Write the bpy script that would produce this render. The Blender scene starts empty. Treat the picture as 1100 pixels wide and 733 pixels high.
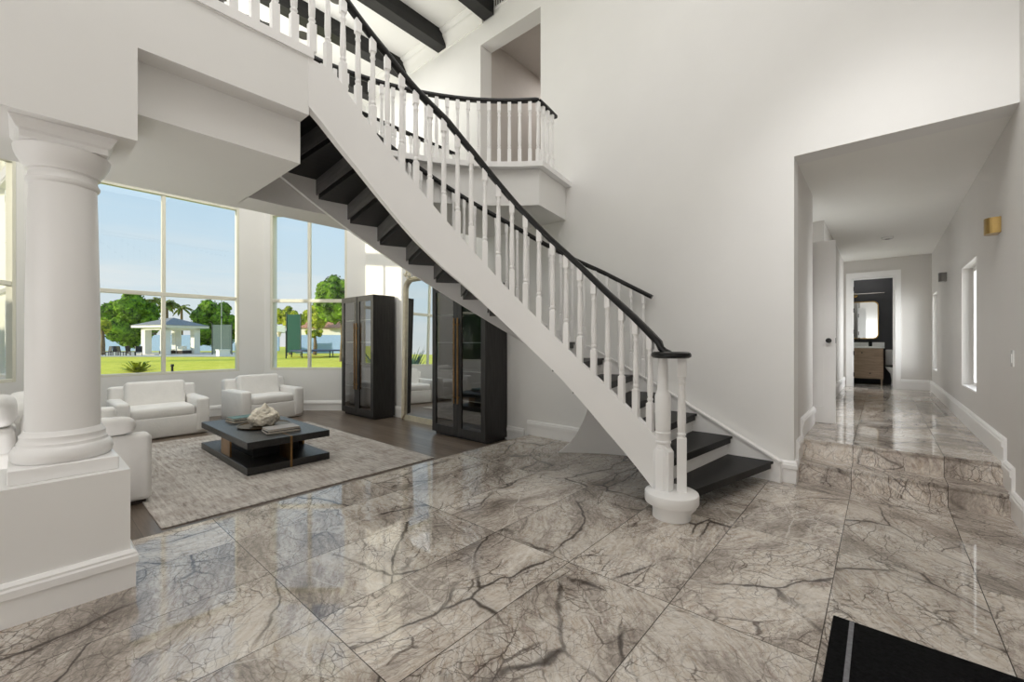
import bpy, bmesh, math, random
from mathutils import Vector, Matrix, noise
random.seed(7)
R = math.radians
COL = bpy.context.scene.collection
SC = bpy.context.scene

# ------------------------------------------------------------------ camera
FPX, YAW, EYE = 456.0, 41.0, 1.3
cam = bpy.data.objects.new('camera', bpy.data.cameras.new('camera'))
COL.objects.link(cam)
cam.location = (0, 0, EYE)
cam.rotation_euler = (R(90), 0, R(YAW))
cam.data.sensor_width = 36
cam.data.lens = FPX / 1100 * 36
cam.data.clip_end = 400
cam.data.clip_start = .02
SC.camera = cam
CY_, SY_ = math.cos(R(YAW)), math.sin(R(YAW))

def far(px, fwd):
    """point out in the garden, in the direction seen at column px"""
    r = (px - 550) / FPX * fwd
    return (r * CY_ - fwd * SY_, r * SY_ + fwd * CY_)

# ------------------------------------------------------------------ materials
MATS = {}
class NT:
    def __init__(s, name):
        s.m = bpy.data.materials.new(name); s.m.use_nodes = True
        s.t = s.m.node_tree; s.t.nodes.clear()
        s.out = s.n('ShaderNodeOutputMaterial')
    def n(s, typ, ins=None, **kw):
        nd = s.t.nodes.new(typ)
        for k, v in kw.items(): setattr(nd, k, v)
        for k, v in (ins or {}).items(): s.put(nd, k, v)
        return nd
    def put(s, nd, k, v):
        if isinstance(v, bpy.types.NodeSocket): s.t.links.new(v, nd.inputs[k])
        elif isinstance(v, bpy.types.Node): s.t.links.new(v.outputs[0], nd.inputs[k])
        else:
            if isinstance(v, tuple) and len(v) == 3 and nd.inputs[k].type == 'RGBA': v = (*v, 1)
            nd.inputs[k].default_value = v
    def math(s, op, a, b=None, c=None, clamp=False):
        nd = s.n('ShaderNodeMath', operation=op); nd.use_clamp = clamp
        s.put(nd, 0, a)
        if b is not None: s.put(nd, 1, b)
        if c is not None: s.put(nd, 2, c)
        return nd.outputs[0]
    def vmath(s, op, a, b=None):
        nd = s.n('ShaderNodeVectorMath', operation=op); s.put(nd, 0, a)
        if b is not None: s.put(nd, 1, b)
        return nd.outputs[0]
    def ramp(s, fac, stops, interp='LINEAR'):
        nd = s.n('ShaderNodeValToRGB'); cr = nd.color_ramp; cr.interpolation = interp
        while len(cr.elements) < len(stops): cr.elements.new(.5)
        for e, (p, c) in zip(cr.elements, stops):
            e.position = p; e.color = (*c, 1) if len(c) == 3 else c
        s.put(nd, 'Fac', fac); return nd.outputs[0]
    def mix(s, f, a, b, blend='MIX'):
        nd = s.n('ShaderNodeMix', data_type='RGBA', blend_type=blend)
        s.put(nd, 0, f); s.put(nd, 6, a); s.put(nd, 7, b); return nd.outputs[2]
    def noise(s, vec, scale, detail=4, rough=.5, out=0, dist=0):
        nd = s.n('ShaderNodeTexNoise', {'Scale': scale, 'Detail': detail, 'Roughness': rough, 'Distortion': dist})
        if vec is not None: s.put(nd, 'Vector', vec)
        return nd.outputs[out]
    def finish(s, shader):
        s.t.links.new(shader.outputs[0] if isinstance(shader, bpy.types.Node) else shader, s.out.inputs[0]); return s.m

def lin(r, g, b):
    f = lambda v: (v / 255 / 12.92) if v <= 10 else ((v / 255 + .055) / 1.055) ** 2.4
    return (f(r), f(g), f(b))

def plain(name, rgb, rough=.5, metal=0., spec=.4, var=.05, scale=6., bump=0., bscale=120., coat=0., stretch=(1, 1, 1)):
    if name in MATS: return MATS[name]
    t = NT(name); c = lin(*rgb)
    pos = t.n('ShaderNodeTexCoord').outputs['Object']
    pv = t.vmath('MULTIPLY', pos, stretch)
    f = t.noise(pv, scale, 4, .6)
    lo = tuple(max(0, x * (1 - 2 * var)) for x in c); hi = tuple(min(1, x * (1 + 2 * var)) for x in c)
    colr = t.ramp(f, [(.3, lo), (.7, hi)])
    b = t.n('ShaderNodeBsdfPrincipled', {'Base Color': colr, 'Roughness': rough, 'Metallic': metal, 'Specular IOR Level': spec, 'Coat Weight': coat})
    if bump:
        bn = t.n('ShaderNodeBump', {'Strength': bump, 'Distance': .01, 'Height': t.noise(pv, bscale, 3, .6)})
        t.put(b, 'Normal', bn.outputs[0])
    MATS[name] = t.finish(b); return MATS[name]

def glass_mat(name, tint=(.96, .98, .98), refl=1.0):
    t = NT(name)
    fr = t.n('ShaderNodeFresnel', {'IOR': 1.5})
    gl = t.n('ShaderNodeBsdfGlossy', {'Color': (1, 1, 1), 'Roughness': .0})
    tr = t.n('ShaderNodeBsdfTransparent', {'Color': tint})
    f = t.math('MULTIPLY', fr.outputs[0], refl, clamp=True)
    f = t.math('ADD', f, t.math('MULTIPLY', t.noise(None, 3.0), .01))
    m = t.n('ShaderNodeMixShader'); t.put(m, 0, f); t.put(m, 1, tr); t.put(m, 2, gl)
    MATS[name] = t.finish(m); return MATS[name]

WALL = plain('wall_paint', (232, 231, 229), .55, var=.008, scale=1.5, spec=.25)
CEIL = plain('ceiling_paint', (238, 237, 233), .7, var=.008, scale=1.2, spec=.2)
TRIM = plain('white_trim_paint', (240, 239, 238), .3, var=.006, scale=2, spec=.45)
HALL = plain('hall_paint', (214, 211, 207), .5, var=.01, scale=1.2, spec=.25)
WFRAME = plain('window_frame_paint', (226, 224, 210), .4, var=.01)
def black_wood():
    t = NT('black_stained_wood')
    pos = t.n('ShaderNodeNewGeometry').outputs['Position']
    d = t.vmath('MULTIPLY', t.vmath('SUBTRACT', pos, (-1.47, 1.58, 0)), (1, 1, 0))
    r = t.n('ShaderNodeVectorMath', {0: d}, operation='LENGTH').outputs['Value']
    fr = t.math('FRACT', t.math('DIVIDE', r, .085))
    f = t.noise(t.n('ShaderNodeCombineXYZ', {0: t.math('MULTIPLY', r, 60.), 1: t.math('MULTIPLY', t.n('ShaderNodeSeparateXYZ', {0: pos}).outputs[0], 3.)}).outputs[0], 1., 4, .6)
    c = t.ramp(f, [(.3, lin(17, 17, 17)), (.7, lin(36, 35, 35))])
    c = t.mix(t.math('LESS_THAN', fr, .05), c, lin(6, 6, 6))
    b = t.n('ShaderNodeBsdfPrincipled', {'Base Color': c, 'Roughness': .4, 'Specular IOR Level': .16})
    return t.finish(b)
BLACK = black_wood()
RISERB = plain('brightened_dark_board', (92, 90, 89), .5, var=.15, scale=4, stretch=(1, 1, 10))  # colour lightened to paint in the light caught by the stair's back faces
RAILM = plain('black_rail_lacquer', (18, 17, 17), .28, var=.1, spec=.35)
BEAMM = plain('dark_beam_wood', (24, 23, 23), .35, var=.3, scale=4, spec=.35, stretch=(6, .7, 6))
CABM = plain('espresso_oak', (50, 48, 47), .45, var=.18, scale=5, spec=.4, bump=.1, bscale=50, stretch=(8, 8, .6))
CABIN = plain('cabinet_interior', (66, 64, 63), .6, var=.1)
TABLEM = plain('charcoal_oak_top', (40, 39, 38), .33, var=.2, scale=4, spec=.5, bump=.12, bscale=45, stretch=(1, 9, 9))
BRASS = plain('aged_brass', (150, 118, 80), .3, metal=1., var=.12)
GOLD = plain('gold_metal', (180, 152, 98), .25, metal=1., var=.05)
CHAMP = plain('champagne_gilt', (214, 206, 184), .36, metal=.35, var=.05, scale=12)
FABRIC = plain('white_slipcover_linen', (236, 234, 232), .9, var=.02, scale=4, spec=.1, bump=.25, bscale=14)
FEET = plain('dark_feet', (48, 40, 34), .5)
STONE = plain('cream_fossil_stone', (228, 220, 206), .85, var=.14, scale=14, spec=.2, bump=.6, bscale=40)
MIRR = plain('mirror_silver', (235, 238, 238), .02, metal=1., var=.005)
GLASS = glass_mat('window_glass', refl=.7)
CGLASS = glass_mat('cabinet_glass', tint=(.72, .73, .73), refl=3.6)
SHELFG = plain('glass_shelf_edge', (190, 196, 194), .15, var=.02)
MATM = plain('black_doormat_pile', (20, 20, 21), .95, var=.3, scale=60, spec=.1, bump=.8, bscale=200)
STRIPE = plain('grey_mat_stripe', (120, 120, 124), .9, var=.1, scale=60)
DARKW = plain('charcoal_wall_paint', (66, 66, 70), .6, var=.03)
VANM = plain('light_oak_vanity', (172, 148, 126), .5, var=.1, scale=5, stretch=(1, 1, 8))
PORC = plain('white_porcelain', (232, 232, 230), .15, var=.01)
BLKM = plain('matte_black_metal', (24, 24, 25), .4, var=.1)
NICKEL = plain('brushed_dark_nickel', (110, 108, 105), .35, metal=.8, var=.05)
BOOKS = [plain('teal_book_cloth', (98, 124, 122), .7), plain('brown_book_cloth', (92, 80, 72), .7), plain('grey_book_cloth', (160, 154, 150), .6),
         plain('pale_book_cloth', (200, 194, 186), .6), plain('black_book_cloth', (60, 57, 56), .6)]
PAPER = plain('page_edges', (214, 206, 194), .9, var=.08, scale=80)

def marble(name='polished_marble', tone=.84):
    t = NT(name)
    pos = t.n('ShaderNodeNewGeometry').outputs['Position']
    sp = t.n('ShaderNodeSeparateXYZ', {0: pos})
    tx = t.math('DIVIDE', t.math('ADD', sp.outputs[0], .197), .5935)
    ty = t.math('DIVIDE', t.math('SUBTRACT', sp.outputs[1], .905), 1.195)
    ix, iy = t.math('FLOOR', tx), t.math('FLOOR', ty)
    cid = t.n('ShaderNodeCombineXYZ', {0: ix, 1: iy})
    wn = t.n('ShaderNodeTexWhiteNoise', {'Vector': cid.outputs[0]})
    off = t.n('ShaderNodeVectorMath', {0: wn.outputs['Color']}, operation='SCALE'); off.inputs['Scale'].default_value = 23.
    p = t.vmath('ADD', pos, off.outputs[0])
    # per tile turn of the grain
    rot = t.n('ShaderNodeVectorRotate', {'Vector': p, 'Angle': t.math('MULTIPLY_ADD', wn.outputs['Value'], 2.2, .1)}, rotation_type='Z_AXIS').outputs[0]
    dA = t.vmath('SUBTRACT', t.noise(rot, 1.3, 3, .5, out=1), (.5, .5, .5))
    dB = t.vmath('SUBTRACT', t.noise(rot, 7., 5, .6, out=1), (.5, .5, .5))
    q = t.vmath('ADD', rot, t.vmath('ADD', t.vmath('MULTIPLY', dA, (.34, .34, .34)), t.vmath('MULTIPLY', dB, (.055, .055, .055))))
    qs = t.vmath('MULTIPLY', q, (1.0, 2.6, 1.0))
    cloud = t.noise(qs, 1.15, 7, .6)
    base = t.ramp(cloud, [(.27, lin(134, 125, 118)), (.42, lin(180, 171, 163)), (.54, lin(212, 204, 196)), (.75, lin(230, 224, 217))])
    fine = t.noise(t.vmath('MULTIPLY', q, (3., 14., 3.)), 3.2, 8, .72)
    base = t.mix(.55, base, t.ramp(fine, [(.34, lin(98, 92, 88)), (.5, lin(184, 182, 179)), (.66, lin(230, 228, 225))]), 'OVERLAY')
    grit = t.noise(q, 38., 6, .75)
    base = t.mix(.28, base, t.ramp(grit, [(.36, lin(104, 98, 92)), (.5, lin(188, 187, 185)), (.62, lin(226, 225, 223))]), 'OVERLAY')
    def vein(scale, w, sc=(1, 1.6, 1), ang=0.):
        p_ = t.n('ShaderNodeVectorRotate', {'Vector': q, 'Angle': ang}, rotation_type='Z_AXIS').outputs[0]
        v = t.n('ShaderNodeTexVoronoi', {'Vector': t.vmath('MULTIPLY', p_, sc), 'Scale': scale, 'Randomness': 1.}, feature='DISTANCE_TO_EDGE')
        jit = t.math('MULTIPLY', v.outputs['Distance'], t.math('MULTIPLY_ADD', t.noise(rot, 5., 3, .6), 2.4, .1))
        return t.ramp(jit, [(0, (1, 1, 1)), (w * .45, (.8, .8, .8)), (w, (0, 0, 0))])
    mask = t.ramp(t.noise(rot, 1.1, 4, .6), [(.44, (0, 0, 0)), (.54, (1, 1, 1))])
    mask2 = t.ramp(t.noise(rot, 2.3, 5, .65), [(.42, (0, 0, 0)), (.58, (1, 1, 1))])
    mask3 = t.ramp(t.noise(q, 3.1, 5, .65), [(.38, (0, 0, 0)), (.6, (1, 1, 1))])
    v1 = t.math('MULTIPLY', vein(.85, .017, (1, 1.8, 1)), mask)
    v2 = t.math('MULTIPLY', vein(2.3, .022, (1, 2.6, 1), .5), mask2)
    v3 = t.math('MULTIPLY', vein(6., .03, (1, 3.2, 1), -.35), mask3)
    v5 = t.math('MULTIPLY', vein(14., .05, (1.3, 2.4, 1), .9), t.math('MAXIMUM', mask2, t.math('MULTIPLY', mask3, .7)))
    v6 = t.math('MULTIPLY', vein(4.2, .03, (2.2, 1., 1), .2), mask3)
    halo = t.math('MULTIPLY', vein(.85, .09, (1, 1.8, 1)), mask)
    c = t.mix(t.math('MULTIPLY', halo, .3), base, lin(132, 121, 113))
    c = t.mix(t.math('MULTIPLY', v5, .75), c, lin(104, 93, 86))
    c = t.mix(t.math('MULTIPLY', v6, .7), c, lin(92, 82, 75))
    c = t.mix(t.math('MULTIPLY', v3, .85), c, lin(92, 81, 73))
    c = t.mix(t.math('MULTIPLY', v2, .86), c, lin(84, 73, 66))
    c = t.mix(t.math('MULTIPLY', v1, .93), c, lin(64, 56, 51))
    v4 = t.math('MULTIPLY', vein(1.5, .013, (1.7, .8, 1), 1.2), t.math('SUBTRACT', 1., mask))
    c = t.mix(t.math('MULTIPLY', v4, .45), c, lin(236, 230, 222))
    ton = t.math('MULTIPLY_ADD', wn.outputs['Value'], .22, tone)
    c = t.mix(1., c, t.n('ShaderNodeCombineXYZ', {0: ton, 1: ton, 2: ton}).outputs[0], 'MULTIPLY')
    fx, fy = t.math('FRACT', tx), t.math('FRACT', ty)
    gx = t.math('MULTIPLY', t.math('MINIMUM', fx, t.math('SUBTRACT', 1., fx)), .5935)
    gy = t.math('MULTIPLY', t.math('MINIMUM', fy, t.math('SUBTRACT', 1., fy)), 1.195)
    g = t.math('LESS_THAN', t.math('MINIMUM', gx, gy), .0022)
    c = t.mix(g, c, lin(70, 63, 57))
    b = t.n('ShaderNodeBsdfPrincipled', {'Base Color': c, 'Roughness': t.math('MULTIPLY_ADD', fine, .04, .012), 'Specular IOR Level': .5})
    return t.finish(b)
MARBLE = marble()
MARBLE_R = marble('brightened_marble_riser', 1.04)  # same marble made lighter, painting in the brighter light on the risers

def wood_floor():
    t = NT('taupe_plank_floor')
    pos = t.n('ShaderNodeNewGeometry').outputs['Position']
    sp = t.n('ShaderNodeSeparateXYZ', {0: pos})
    w = t.math('DIVIDE', sp.outputs[1], .19)
    idn = t.n('ShaderNodeTexWhiteNoise', {'Vector': t.n('ShaderNodeCombineXYZ', {0: t.math('FLOOR', w)}).outputs[0]})
    pv = t.vmath('ADD', t.vmath('MULTIPLY', pos, (1.2, 14, 1)), t.vmath('MULTIPLY', idn.outputs['Color'], (9, 9, 9)))
    f = t.noise(pv, 1.6, 6, .65)
    f2 = t.math('ADD', t.math('MULTIPLY', f, .75), t.math('MULTIPLY', idn.outputs['Value'], .25))
    c = t.ramp(f2, [(.3, lin(84, 73, 64)), (.55, lin(112, 99, 88)), (.75, lin(134, 121, 109))])
    fr = t.math('FRACT', w)
    c = t.mix(t.math('LESS_THAN', fr, .02), c, lin(60, 52, 46))
    b = t.n('ShaderNodeBsdfPrincipled', {'Base Color': c, 'Roughness': .32, 'Specular IOR Level': .4})
    return t.finish(b)
WOODF = wood_floor()

def rug_mat():
    t = NT('faded_woven_rug')
    pos = t.n('ShaderNodeTexCoord').outputs['Object']
    sp = t.n('ShaderNodeSeparateXYZ', {0: pos})
    ax, ay = t.math('ABSOLUTE', sp.outputs[0]), t.math('ABSOLUTE', sp.outputs[1])
    ed = t.math('MINIMUM', t.math('SUBTRACT', 1.76, ax), t.math('SUBTRACT', 1.30, ay))
    n1 = t.noise(t.vmath('MULTIPLY', pos, (2.5, 16, 1)), 2., 8, .75)
    n2 = t.noise(pos, 2.4, 5, .7)
    base = t.ramp(t.math('ADD', t.math('MULTIPLY', n1, .7), t.math('MULTIPLY', n2, .3)),
                  [(.36, lin(122, 112, 106)), (.48, lin(180, 173, 167)), (.6, lin(206, 201, 195))])
    wv = t.n('ShaderNodeTexVoronoi', {'Vector': pos, 'Scale': 6.}, feature='F1')
    base = t.mix(t.math('MULTIPLY', t.math('GREATER_THAN', wv.outputs['Distance'], .62), .25), base, lin(150, 134, 126))
    def band(a, b2):
        return t.math('MULTIPLY', t.math('GREATER_THAN', ed, a), t.math('LESS_THAN', ed, b2))
    lines = t.math('ADD', t.math('ADD', band(.06, .075), band(.12, .13)), t.math('ADD', band(.34, .36), band(.42, .43)))
    base = t.mix(t.math('MULTIPLY', lines, t.math('MULTIPLY', n1, .55)), base, lin(210, 205, 198))
    base = t.mix(t.math('MULTIPLY', band(.13, .34), .16), base, lin(140, 128, 120))
    b = t.n('ShaderNodeBsdfPrincipled', {'Base Color': base, 'Roughness': .95, 'Specular IOR Level': .1})
    bn = t.n('ShaderNodeBump', {'Strength': .4, 'Distance': .004, 'Height': t.noise(pos, 150, 2, .6)})
    t.put(b, 'Normal', bn.outputs[0])
    return t.finish(b)
RUGM = rug_mat()

def leaf_mat(name, dark, light):
    t = NT(name)
    pos = t.n('ShaderNodeNewGeometry').outputs['Position']
    f = t.math('ADD', t.math('MULTIPLY', t.noise(pos, 1.3, 4, .7), .55), t.math('MULTIPLY', t.noise(pos, 4., 4, .8), .45))
    c = t.ramp(f, [(.40, lin(*dark)), (.60, lin(*light))])
    b = t.n('ShaderNodeBsdfPrincipled', {'Base Color': c, 'Roughness': .7, 'Specular IOR Level': .2})
    return t.finish(b)
LEAF_D = leaf_mat('deep_green_leaves', (10, 38, 14), (132, 172, 44))  # light end of the mottling paints sun highlights into the leaf colour
LEAF_Y = leaf_mat('yellow_green_leaves', (46, 82, 20), (206, 210, 66))
LEAF_P = leaf_mat('palm_fronds', (44, 66, 26), (150, 160, 70))
LEAF_A = leaf_mat('agave_blades', (38, 62, 48), (130, 160, 130))
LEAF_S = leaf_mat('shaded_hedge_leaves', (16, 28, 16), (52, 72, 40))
BARK = plain('brown_bark', (118, 100, 80), .9, var=.2, scale=8)
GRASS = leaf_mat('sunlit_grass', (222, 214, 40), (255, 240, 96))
PATIO = plain('pale_patio_paving', (214, 206, 196), .8, var=.05)
FENCE = plain('pale_blue_grey_wall', (150, 176, 220), .8, var=.04)
STUCCO = plain('white_stucco', (238, 236, 228), .8, var=.02)
ROOFG = plain('grey_shingle_roof', (146, 144, 146), .8, var=.1, scale=8)
TILE = plain('terracotta_roof_tile', (196, 140, 112), .8, var=.2, scale=3)
NETG = plain('green_court_screen', (30, 82, 70), .8, var=.08)
POLE = plain('dark_green_pole', (40, 52, 50), .5)

# ------------------------------------------------------------------ mesh builder
class MB:
    def __init__(s): s.v = []; s.f = []
    def add(s, vs, fs):
        o = len(s.v); s.v += [tuple(v) for v in vs]; s.f += [tuple(i + o for i in f) for f in fs]
    def box(s, x0, x1, y0, y1, z0, z1):
        s.add([(x0, y0, z0), (x1, y0, z0), (x1, y1, z0), (x0, y1, z0), (x0, y0, z1), (x1, y0, z1), (x1, y1, z1), (x0, y1, z1)],
              [(3, 2, 1, 0), (4, 5, 6, 7), (0, 1, 5, 4), (1, 2, 6, 5), (2, 3, 7, 6), (3, 0, 4, 7)]); return s
    def xbox(s, c, size, M=None, r=0, seg=3):
        """box with rounded edges, optional transform"""
        bm = bmesh.new(); bmesh.ops.create_cube(bm, size=1)
        for v in bm.verts: v.co = Vector((v.co.x * size[0], v.co.y * size[1], v.co.z * size[2]))
        if r > 0: bmesh.ops.bevel(bm, geom=bm.edges[:], offset=min(r, min(size) * .49), segments=seg, profile=.5, affect='EDGES')
        X = Matrix.Translation(Vector(c)) @ (M or Matrix())
        bm.verts.index_update()
        s.add([X @ v.co for v in bm.verts], [[v.index for v in f.verts] for f in bm.faces]); bm.free(); return s
    def prism(s, poly, z0, z1):
        n = len(poly)
        a = sum(poly[i][0] * poly[(i + 1) % n][1] - poly[(i + 1) % n][0] * poly[i][1] for i in range(n))
        if a < 0: poly = poly[::-1]
        s.add([(x, y, z0) for x, y in poly] + [(x, y, z1) for x, y in poly],
              [tuple(range(n))[::-1], tuple(range(n, 2 * n))] + [(i, (i + 1) % n, n + (i + 1) % n, n + i) for i in range(n)]); return s
    def lathe(s, prof, c=(0, 0, 0), seg=24, M=None):
        """prof = [(r,z)...] bottom to top"""
        vs = []; fs = []; k = len(prof)
        for r, z in prof:
            for i in range(seg):
                a = 2 * math.pi * i / seg
                vs.append(Vector((r * math.cos(a), r * math.sin(a), z)))
        for j in range(k - 1):
            for i in range(seg):
                fs.append((j * seg + i, j * seg + (i + 1) % seg, (j + 1) * seg + (i + 1) % seg, (j + 1) * seg + i))
        fs.append(tuple(range(seg))[::-1]); fs.append(tuple(range((k - 1) * seg, k * seg)))
        X = Matrix.Translation(Vector(c)) @ (M or Matrix())
        s.add([X @ v for v in vs], fs); return s
    def rings(s, rings, closed=False, caps=True):
        n = len(rings[0]); k = len(rings)
        vs = [p for r in rings for p in r]; fs = []
        for j in range(k if closed else k - 1):
            b = (j + 1) % k
            for i in range(n):
                fs.append((j * n + i, j * n + (i + 1) % n, b * n + (i + 1) % n, b * n + i))
        if caps and not closed:
            fs.append(tuple(range(n))[::-1]); fs.append(tuple(range((k - 1) * n, k * n)))
        s.add(vs, fs); return s
    def tube(s, path, r, seg=8, flat=None):
        """sweep a circle (or flat=(w,h) rounded rectangle) along a path; r may be a list"""
        path = [Vector(p) for p in path]; rg = []
        for i, p in enumerate(path):
            d = (path[min(i + 1, len(path) - 1)] - path[max(i - 1, 0)]).normalized()
            up = Vector((0, 0, 1)) if abs(d.z) < .98 else Vector((1, 0, 0))
            sd = d.cross(up).normalized(); up = sd.cross(d).normalized()
            rr = r[i] if isinstance(r, (list, tuple)) else r
            ring = []
            for k in range(seg):
                a = 2 * math.pi * k / seg
                ca, sa = math.cos(a), math.sin(a)
                if flat:
                    e = .55
                    ring.append(p + sd * flat[0] / 2 * math.copysign(abs(ca) ** e, ca) + up * flat[1] / 2 * math.copysign(abs(sa) ** e, sa))
                else: ring.append(p + sd * rr * ca + up * rr * sa)
            rg.append(ring)
        s.rings(rg); return s
    def cushion(s, c, size, e=.35, M=None, nu=28, nv=18):
        vs = []; fs = []
        pw = lambda v, q: math.copysign(abs(v) ** q, v)
        for j in range(nv + 1):
            ph = -math.pi / 2 + math.pi * j / nv
            for i in range(nu):
                th = 2 * math.pi * i / nu
                vs.append(Vector((size[0] / 2 * pw(math.cos(ph), .5) * pw(math.cos(th), e), size[1] / 2 * pw(math.cos(ph), .5) * pw(math.sin(th), e), size[2] / 2 * pw(math.sin(ph), .75))))
        for j in range(nv):
            for i in range(nu):
                fs.append((j * nu + i, j * nu + (i + 1) % nu, (j + 1) * nu + (i + 1) % nu, (j + 1) * nu + i))
        X = Matrix.Translation(Vector(c)) @ (M or Matrix())
        s.add([X @ v for v in vs], fs); return s
    def build(s, name, mat, parent=None, smooth=None, origin=None, world=False):
        me = bpy.data.meshes.new(name)
        o0 = Vector(origin) if origin is not None else Vector((0, 0, 0))
        if world and parent is not None:
            q = parent
            while q is not None: o0 = o0 + q.location; q = q.parent
        me.from_pydata([Vector(v) - o0 for v in s.v], [], s.f)
        bm = bmesh.new(); bm.from_mesh(me); bmesh.ops.remove_doubles(bm, verts=bm.verts, dist=1e-5)
        bmesh.ops.recalc_face_normals(bm, faces=bm.faces); bm.to_mesh(me); bm.free()
        me.materials.append(mat)
        if smooth is not None:
            me.polygons.foreach_set('use_smooth', [True] * len(me.polygons))
            me.set_sharp_from_angle(angle=R(smooth))
        o = bpy.data.objects.new(name, me); COL.objects.link(o)
        if origin is not None: o.location = Vector(origin) if parent is None else Vector((0, 0, 0))
        if parent is not None: o.parent = parent
        return o

def empty(name, label, cat, loc=(0, 0, 0), rz=0, group=None):
    o = bpy.data.objects.new(name, None); COL.objects.link(o)
    o.location = loc; o.rotation_euler = (0, 0, rz); o.empty_display_size = .1
    return tag(o, label, cat, group)
def tag(o, label, cat, group=None, kind=None):
    o['label'] = label; o['category'] = cat
    if group: o['group'] = group
    if kind: o['kind'] = kind
    return o
def struct(o): o['kind'] = 'structure'; return o
def copy_thing(root, loc, rz, label, group=None):
    r = root.copy(); COL.objects.link(r); r.location = loc; r.rotation_euler = (0, 0, rz); r['label'] = label
    if group: r['group'] = group
    for ch in list(root.children):
        c = ch.copy(); COL.objects.link(c); c.parent = r
        for g in list(ch.children):
            d = g.copy(); COL.objects.link(d); d.parent = c
    return r

def offset_path(path, d, closed=False):
    """offset a 2-D polyline to its right side by d, mitred"""
    n = len(path); out = []
    def nrm(a, b):
        dx, dy = b[0] - a[0], b[1] - a[1]; l = math.hypot(dx, dy); return (dy / l, -dx / l)
    for i in range(n):
        ns = []
        if i > 0 or closed: ns.append(nrm(path[i - 1], path[i]))
        if i < n - 1 or closed: ns.append(nrm(path[i], path[(i + 1) % n]))
        if len(ns) == 1: m = ns[0]; k = 1
        else:
            m = (ns[0][0] + ns[1][0], ns[0][1] + ns[1][1]); l = math.hypot(*m); m = (m[0] / l, m[1] / l)
            k = 1 / max(.3, m[0] * ns[0][0] + m[1] * ns[0][1])
        out.append((path[i][0] + m[0] * d * k, path[i][1] + m[1] * d * k))
    return out
def moulding(mb, path, prof, z=0):
    """prof [(out,z)], swept along path; 'out' is to the right of the path"""
    cols = [offset_path(path, o) for o, _ in prof]
    mb.rings([[(cols[k][i][0], cols[k][i][1], z + prof[k][1]) for k in range(len(prof))] for i in range(len(path))])
BASEP = [(0, 0), (.02, 0), (.02, .125), (.03, .13), (.03, .165), (.024, .175), (.024, .185), (.012, .2), (0, .2)]

def lerp_tab(tab, x):
    if x <= tab[0][0]: return tab[0][1]
    for (a, va), (b, vb) in zip(tab, tab[1:]):
        if x <= b: return va + (vb - va) * (x - a) / (b - a)
    return tab[-1][1]

# ================================================================== THE SETTING
YW = 4.62; ZF2 = 3.312; ZC = 6.42; LIV = -.13
EDGE = -3.68
# floors
m = MB(); m.box(EDGE, .74, -3.0, 4.80, -.20, 0); struct(m.build('floor', MARBLE))
m = MB(); m.box(-9.9, EDGE, -1.5, 4.8, -.30, LIV); struct(m.build('floor_living', WOODF))
m = MB(); m.box(-1.8, .74, 5.04, 11.5, 0, .34); m.box(-.6, .74, 4.76, 5.04, 0, .17); m.box(-1.6, 1.0, 11.5, 12.8, 0, .34); struct(m.build('floor_hall', MARBLE))
m = MB(); m.box(-.598, .738, 4.742, 4.775, .150, .1705); m.box(-.598, .738, 5.022, 5.06, .320, .3405); struct(m.build('trim_step_nosing', MARBLE))
m = MB(); m.box(-.599, .739, 4.752, 4.765, 0, .150); m.box(-.599, .739, 5.031, 5.045, .170, .320); struct(m.build('trim_step_riser', MARBLE_R))
# walls
m = MB()
for b in [(-8.30, -4.66, YW, 4.86, -.3, ZC), (-4.66, -3.5, YW, 4.86, -.3, ZF2), (-4.66, -3.5, YW, 4.86, 5.86, ZC), (-3.5, -.6, YW, 4.86, -.3, ZC), (-.6, .99, YW, 4.86, 2.989, ZC)]: m.box(*b)
struct(m.build('wall_back', WALL))
m = MB()
for b in [(.74, .99, -3, 6.42, -.2, ZC), (.74, .99, 7.48, 10.5, -.2, 3.2), (.74, .99, 11.35, 11.5, -.2, 3.2)]: m.box(*b)
for a, b2 in ((6.42, 7.48), (10.5, 11.35)): m.box(.74, .99, a, b2, -.2, .76); m.box(.74, .99, a, b2, 2.175, 3.2)
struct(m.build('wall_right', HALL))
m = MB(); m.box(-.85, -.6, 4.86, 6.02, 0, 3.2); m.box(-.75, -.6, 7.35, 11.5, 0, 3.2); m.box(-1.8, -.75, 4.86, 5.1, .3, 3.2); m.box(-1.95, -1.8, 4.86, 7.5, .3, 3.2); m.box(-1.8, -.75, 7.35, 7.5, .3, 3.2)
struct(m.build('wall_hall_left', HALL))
m = MB(); m.box(-.75, -.47, 11.5, 11.62, 0, 3.2); m.box(.21, .99, 11.5, 11.62, 0, 3.2); m.box(-.47, .21, 11.5, 11.62, 2.62, 3.2); struct(m.build('wall_hall_end', HALL))
m = MB(); m.box(-1.7, 1.1, 12.75, 12.9, 0, 3.2); m.box(-1.7, -1.6, 11.62, 12.75, 0, 3.2); m.box(1.0, 1.1, 11.62, 12.75, 0, 3.2); struct(m.build('wall_bathroom', DARKW))
m = MB(); m.box(-1.95, .99, 4.86, 12.9, 2.989, 3.2); struct(m.build('ceiling_hall', CEIL))
m = MB(); m.box(-3.5, .99, -3.2, -3.0, -.2, ZC); struct(m.build('wall_front', WALL))
m = MB(); m.box(-8.6, -3.5, -1.56, -1.36, -.3, ZC); m.box(-3.75, -3.5, -3.2, -1.56, -.3, ZC); struct(m.build('wall_left', WALL))
m = MB(); m.box(-10.2, .99, -3.2, 4.86, ZC, 6.6); struct(m.build('ceiling', CEIL))
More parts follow.
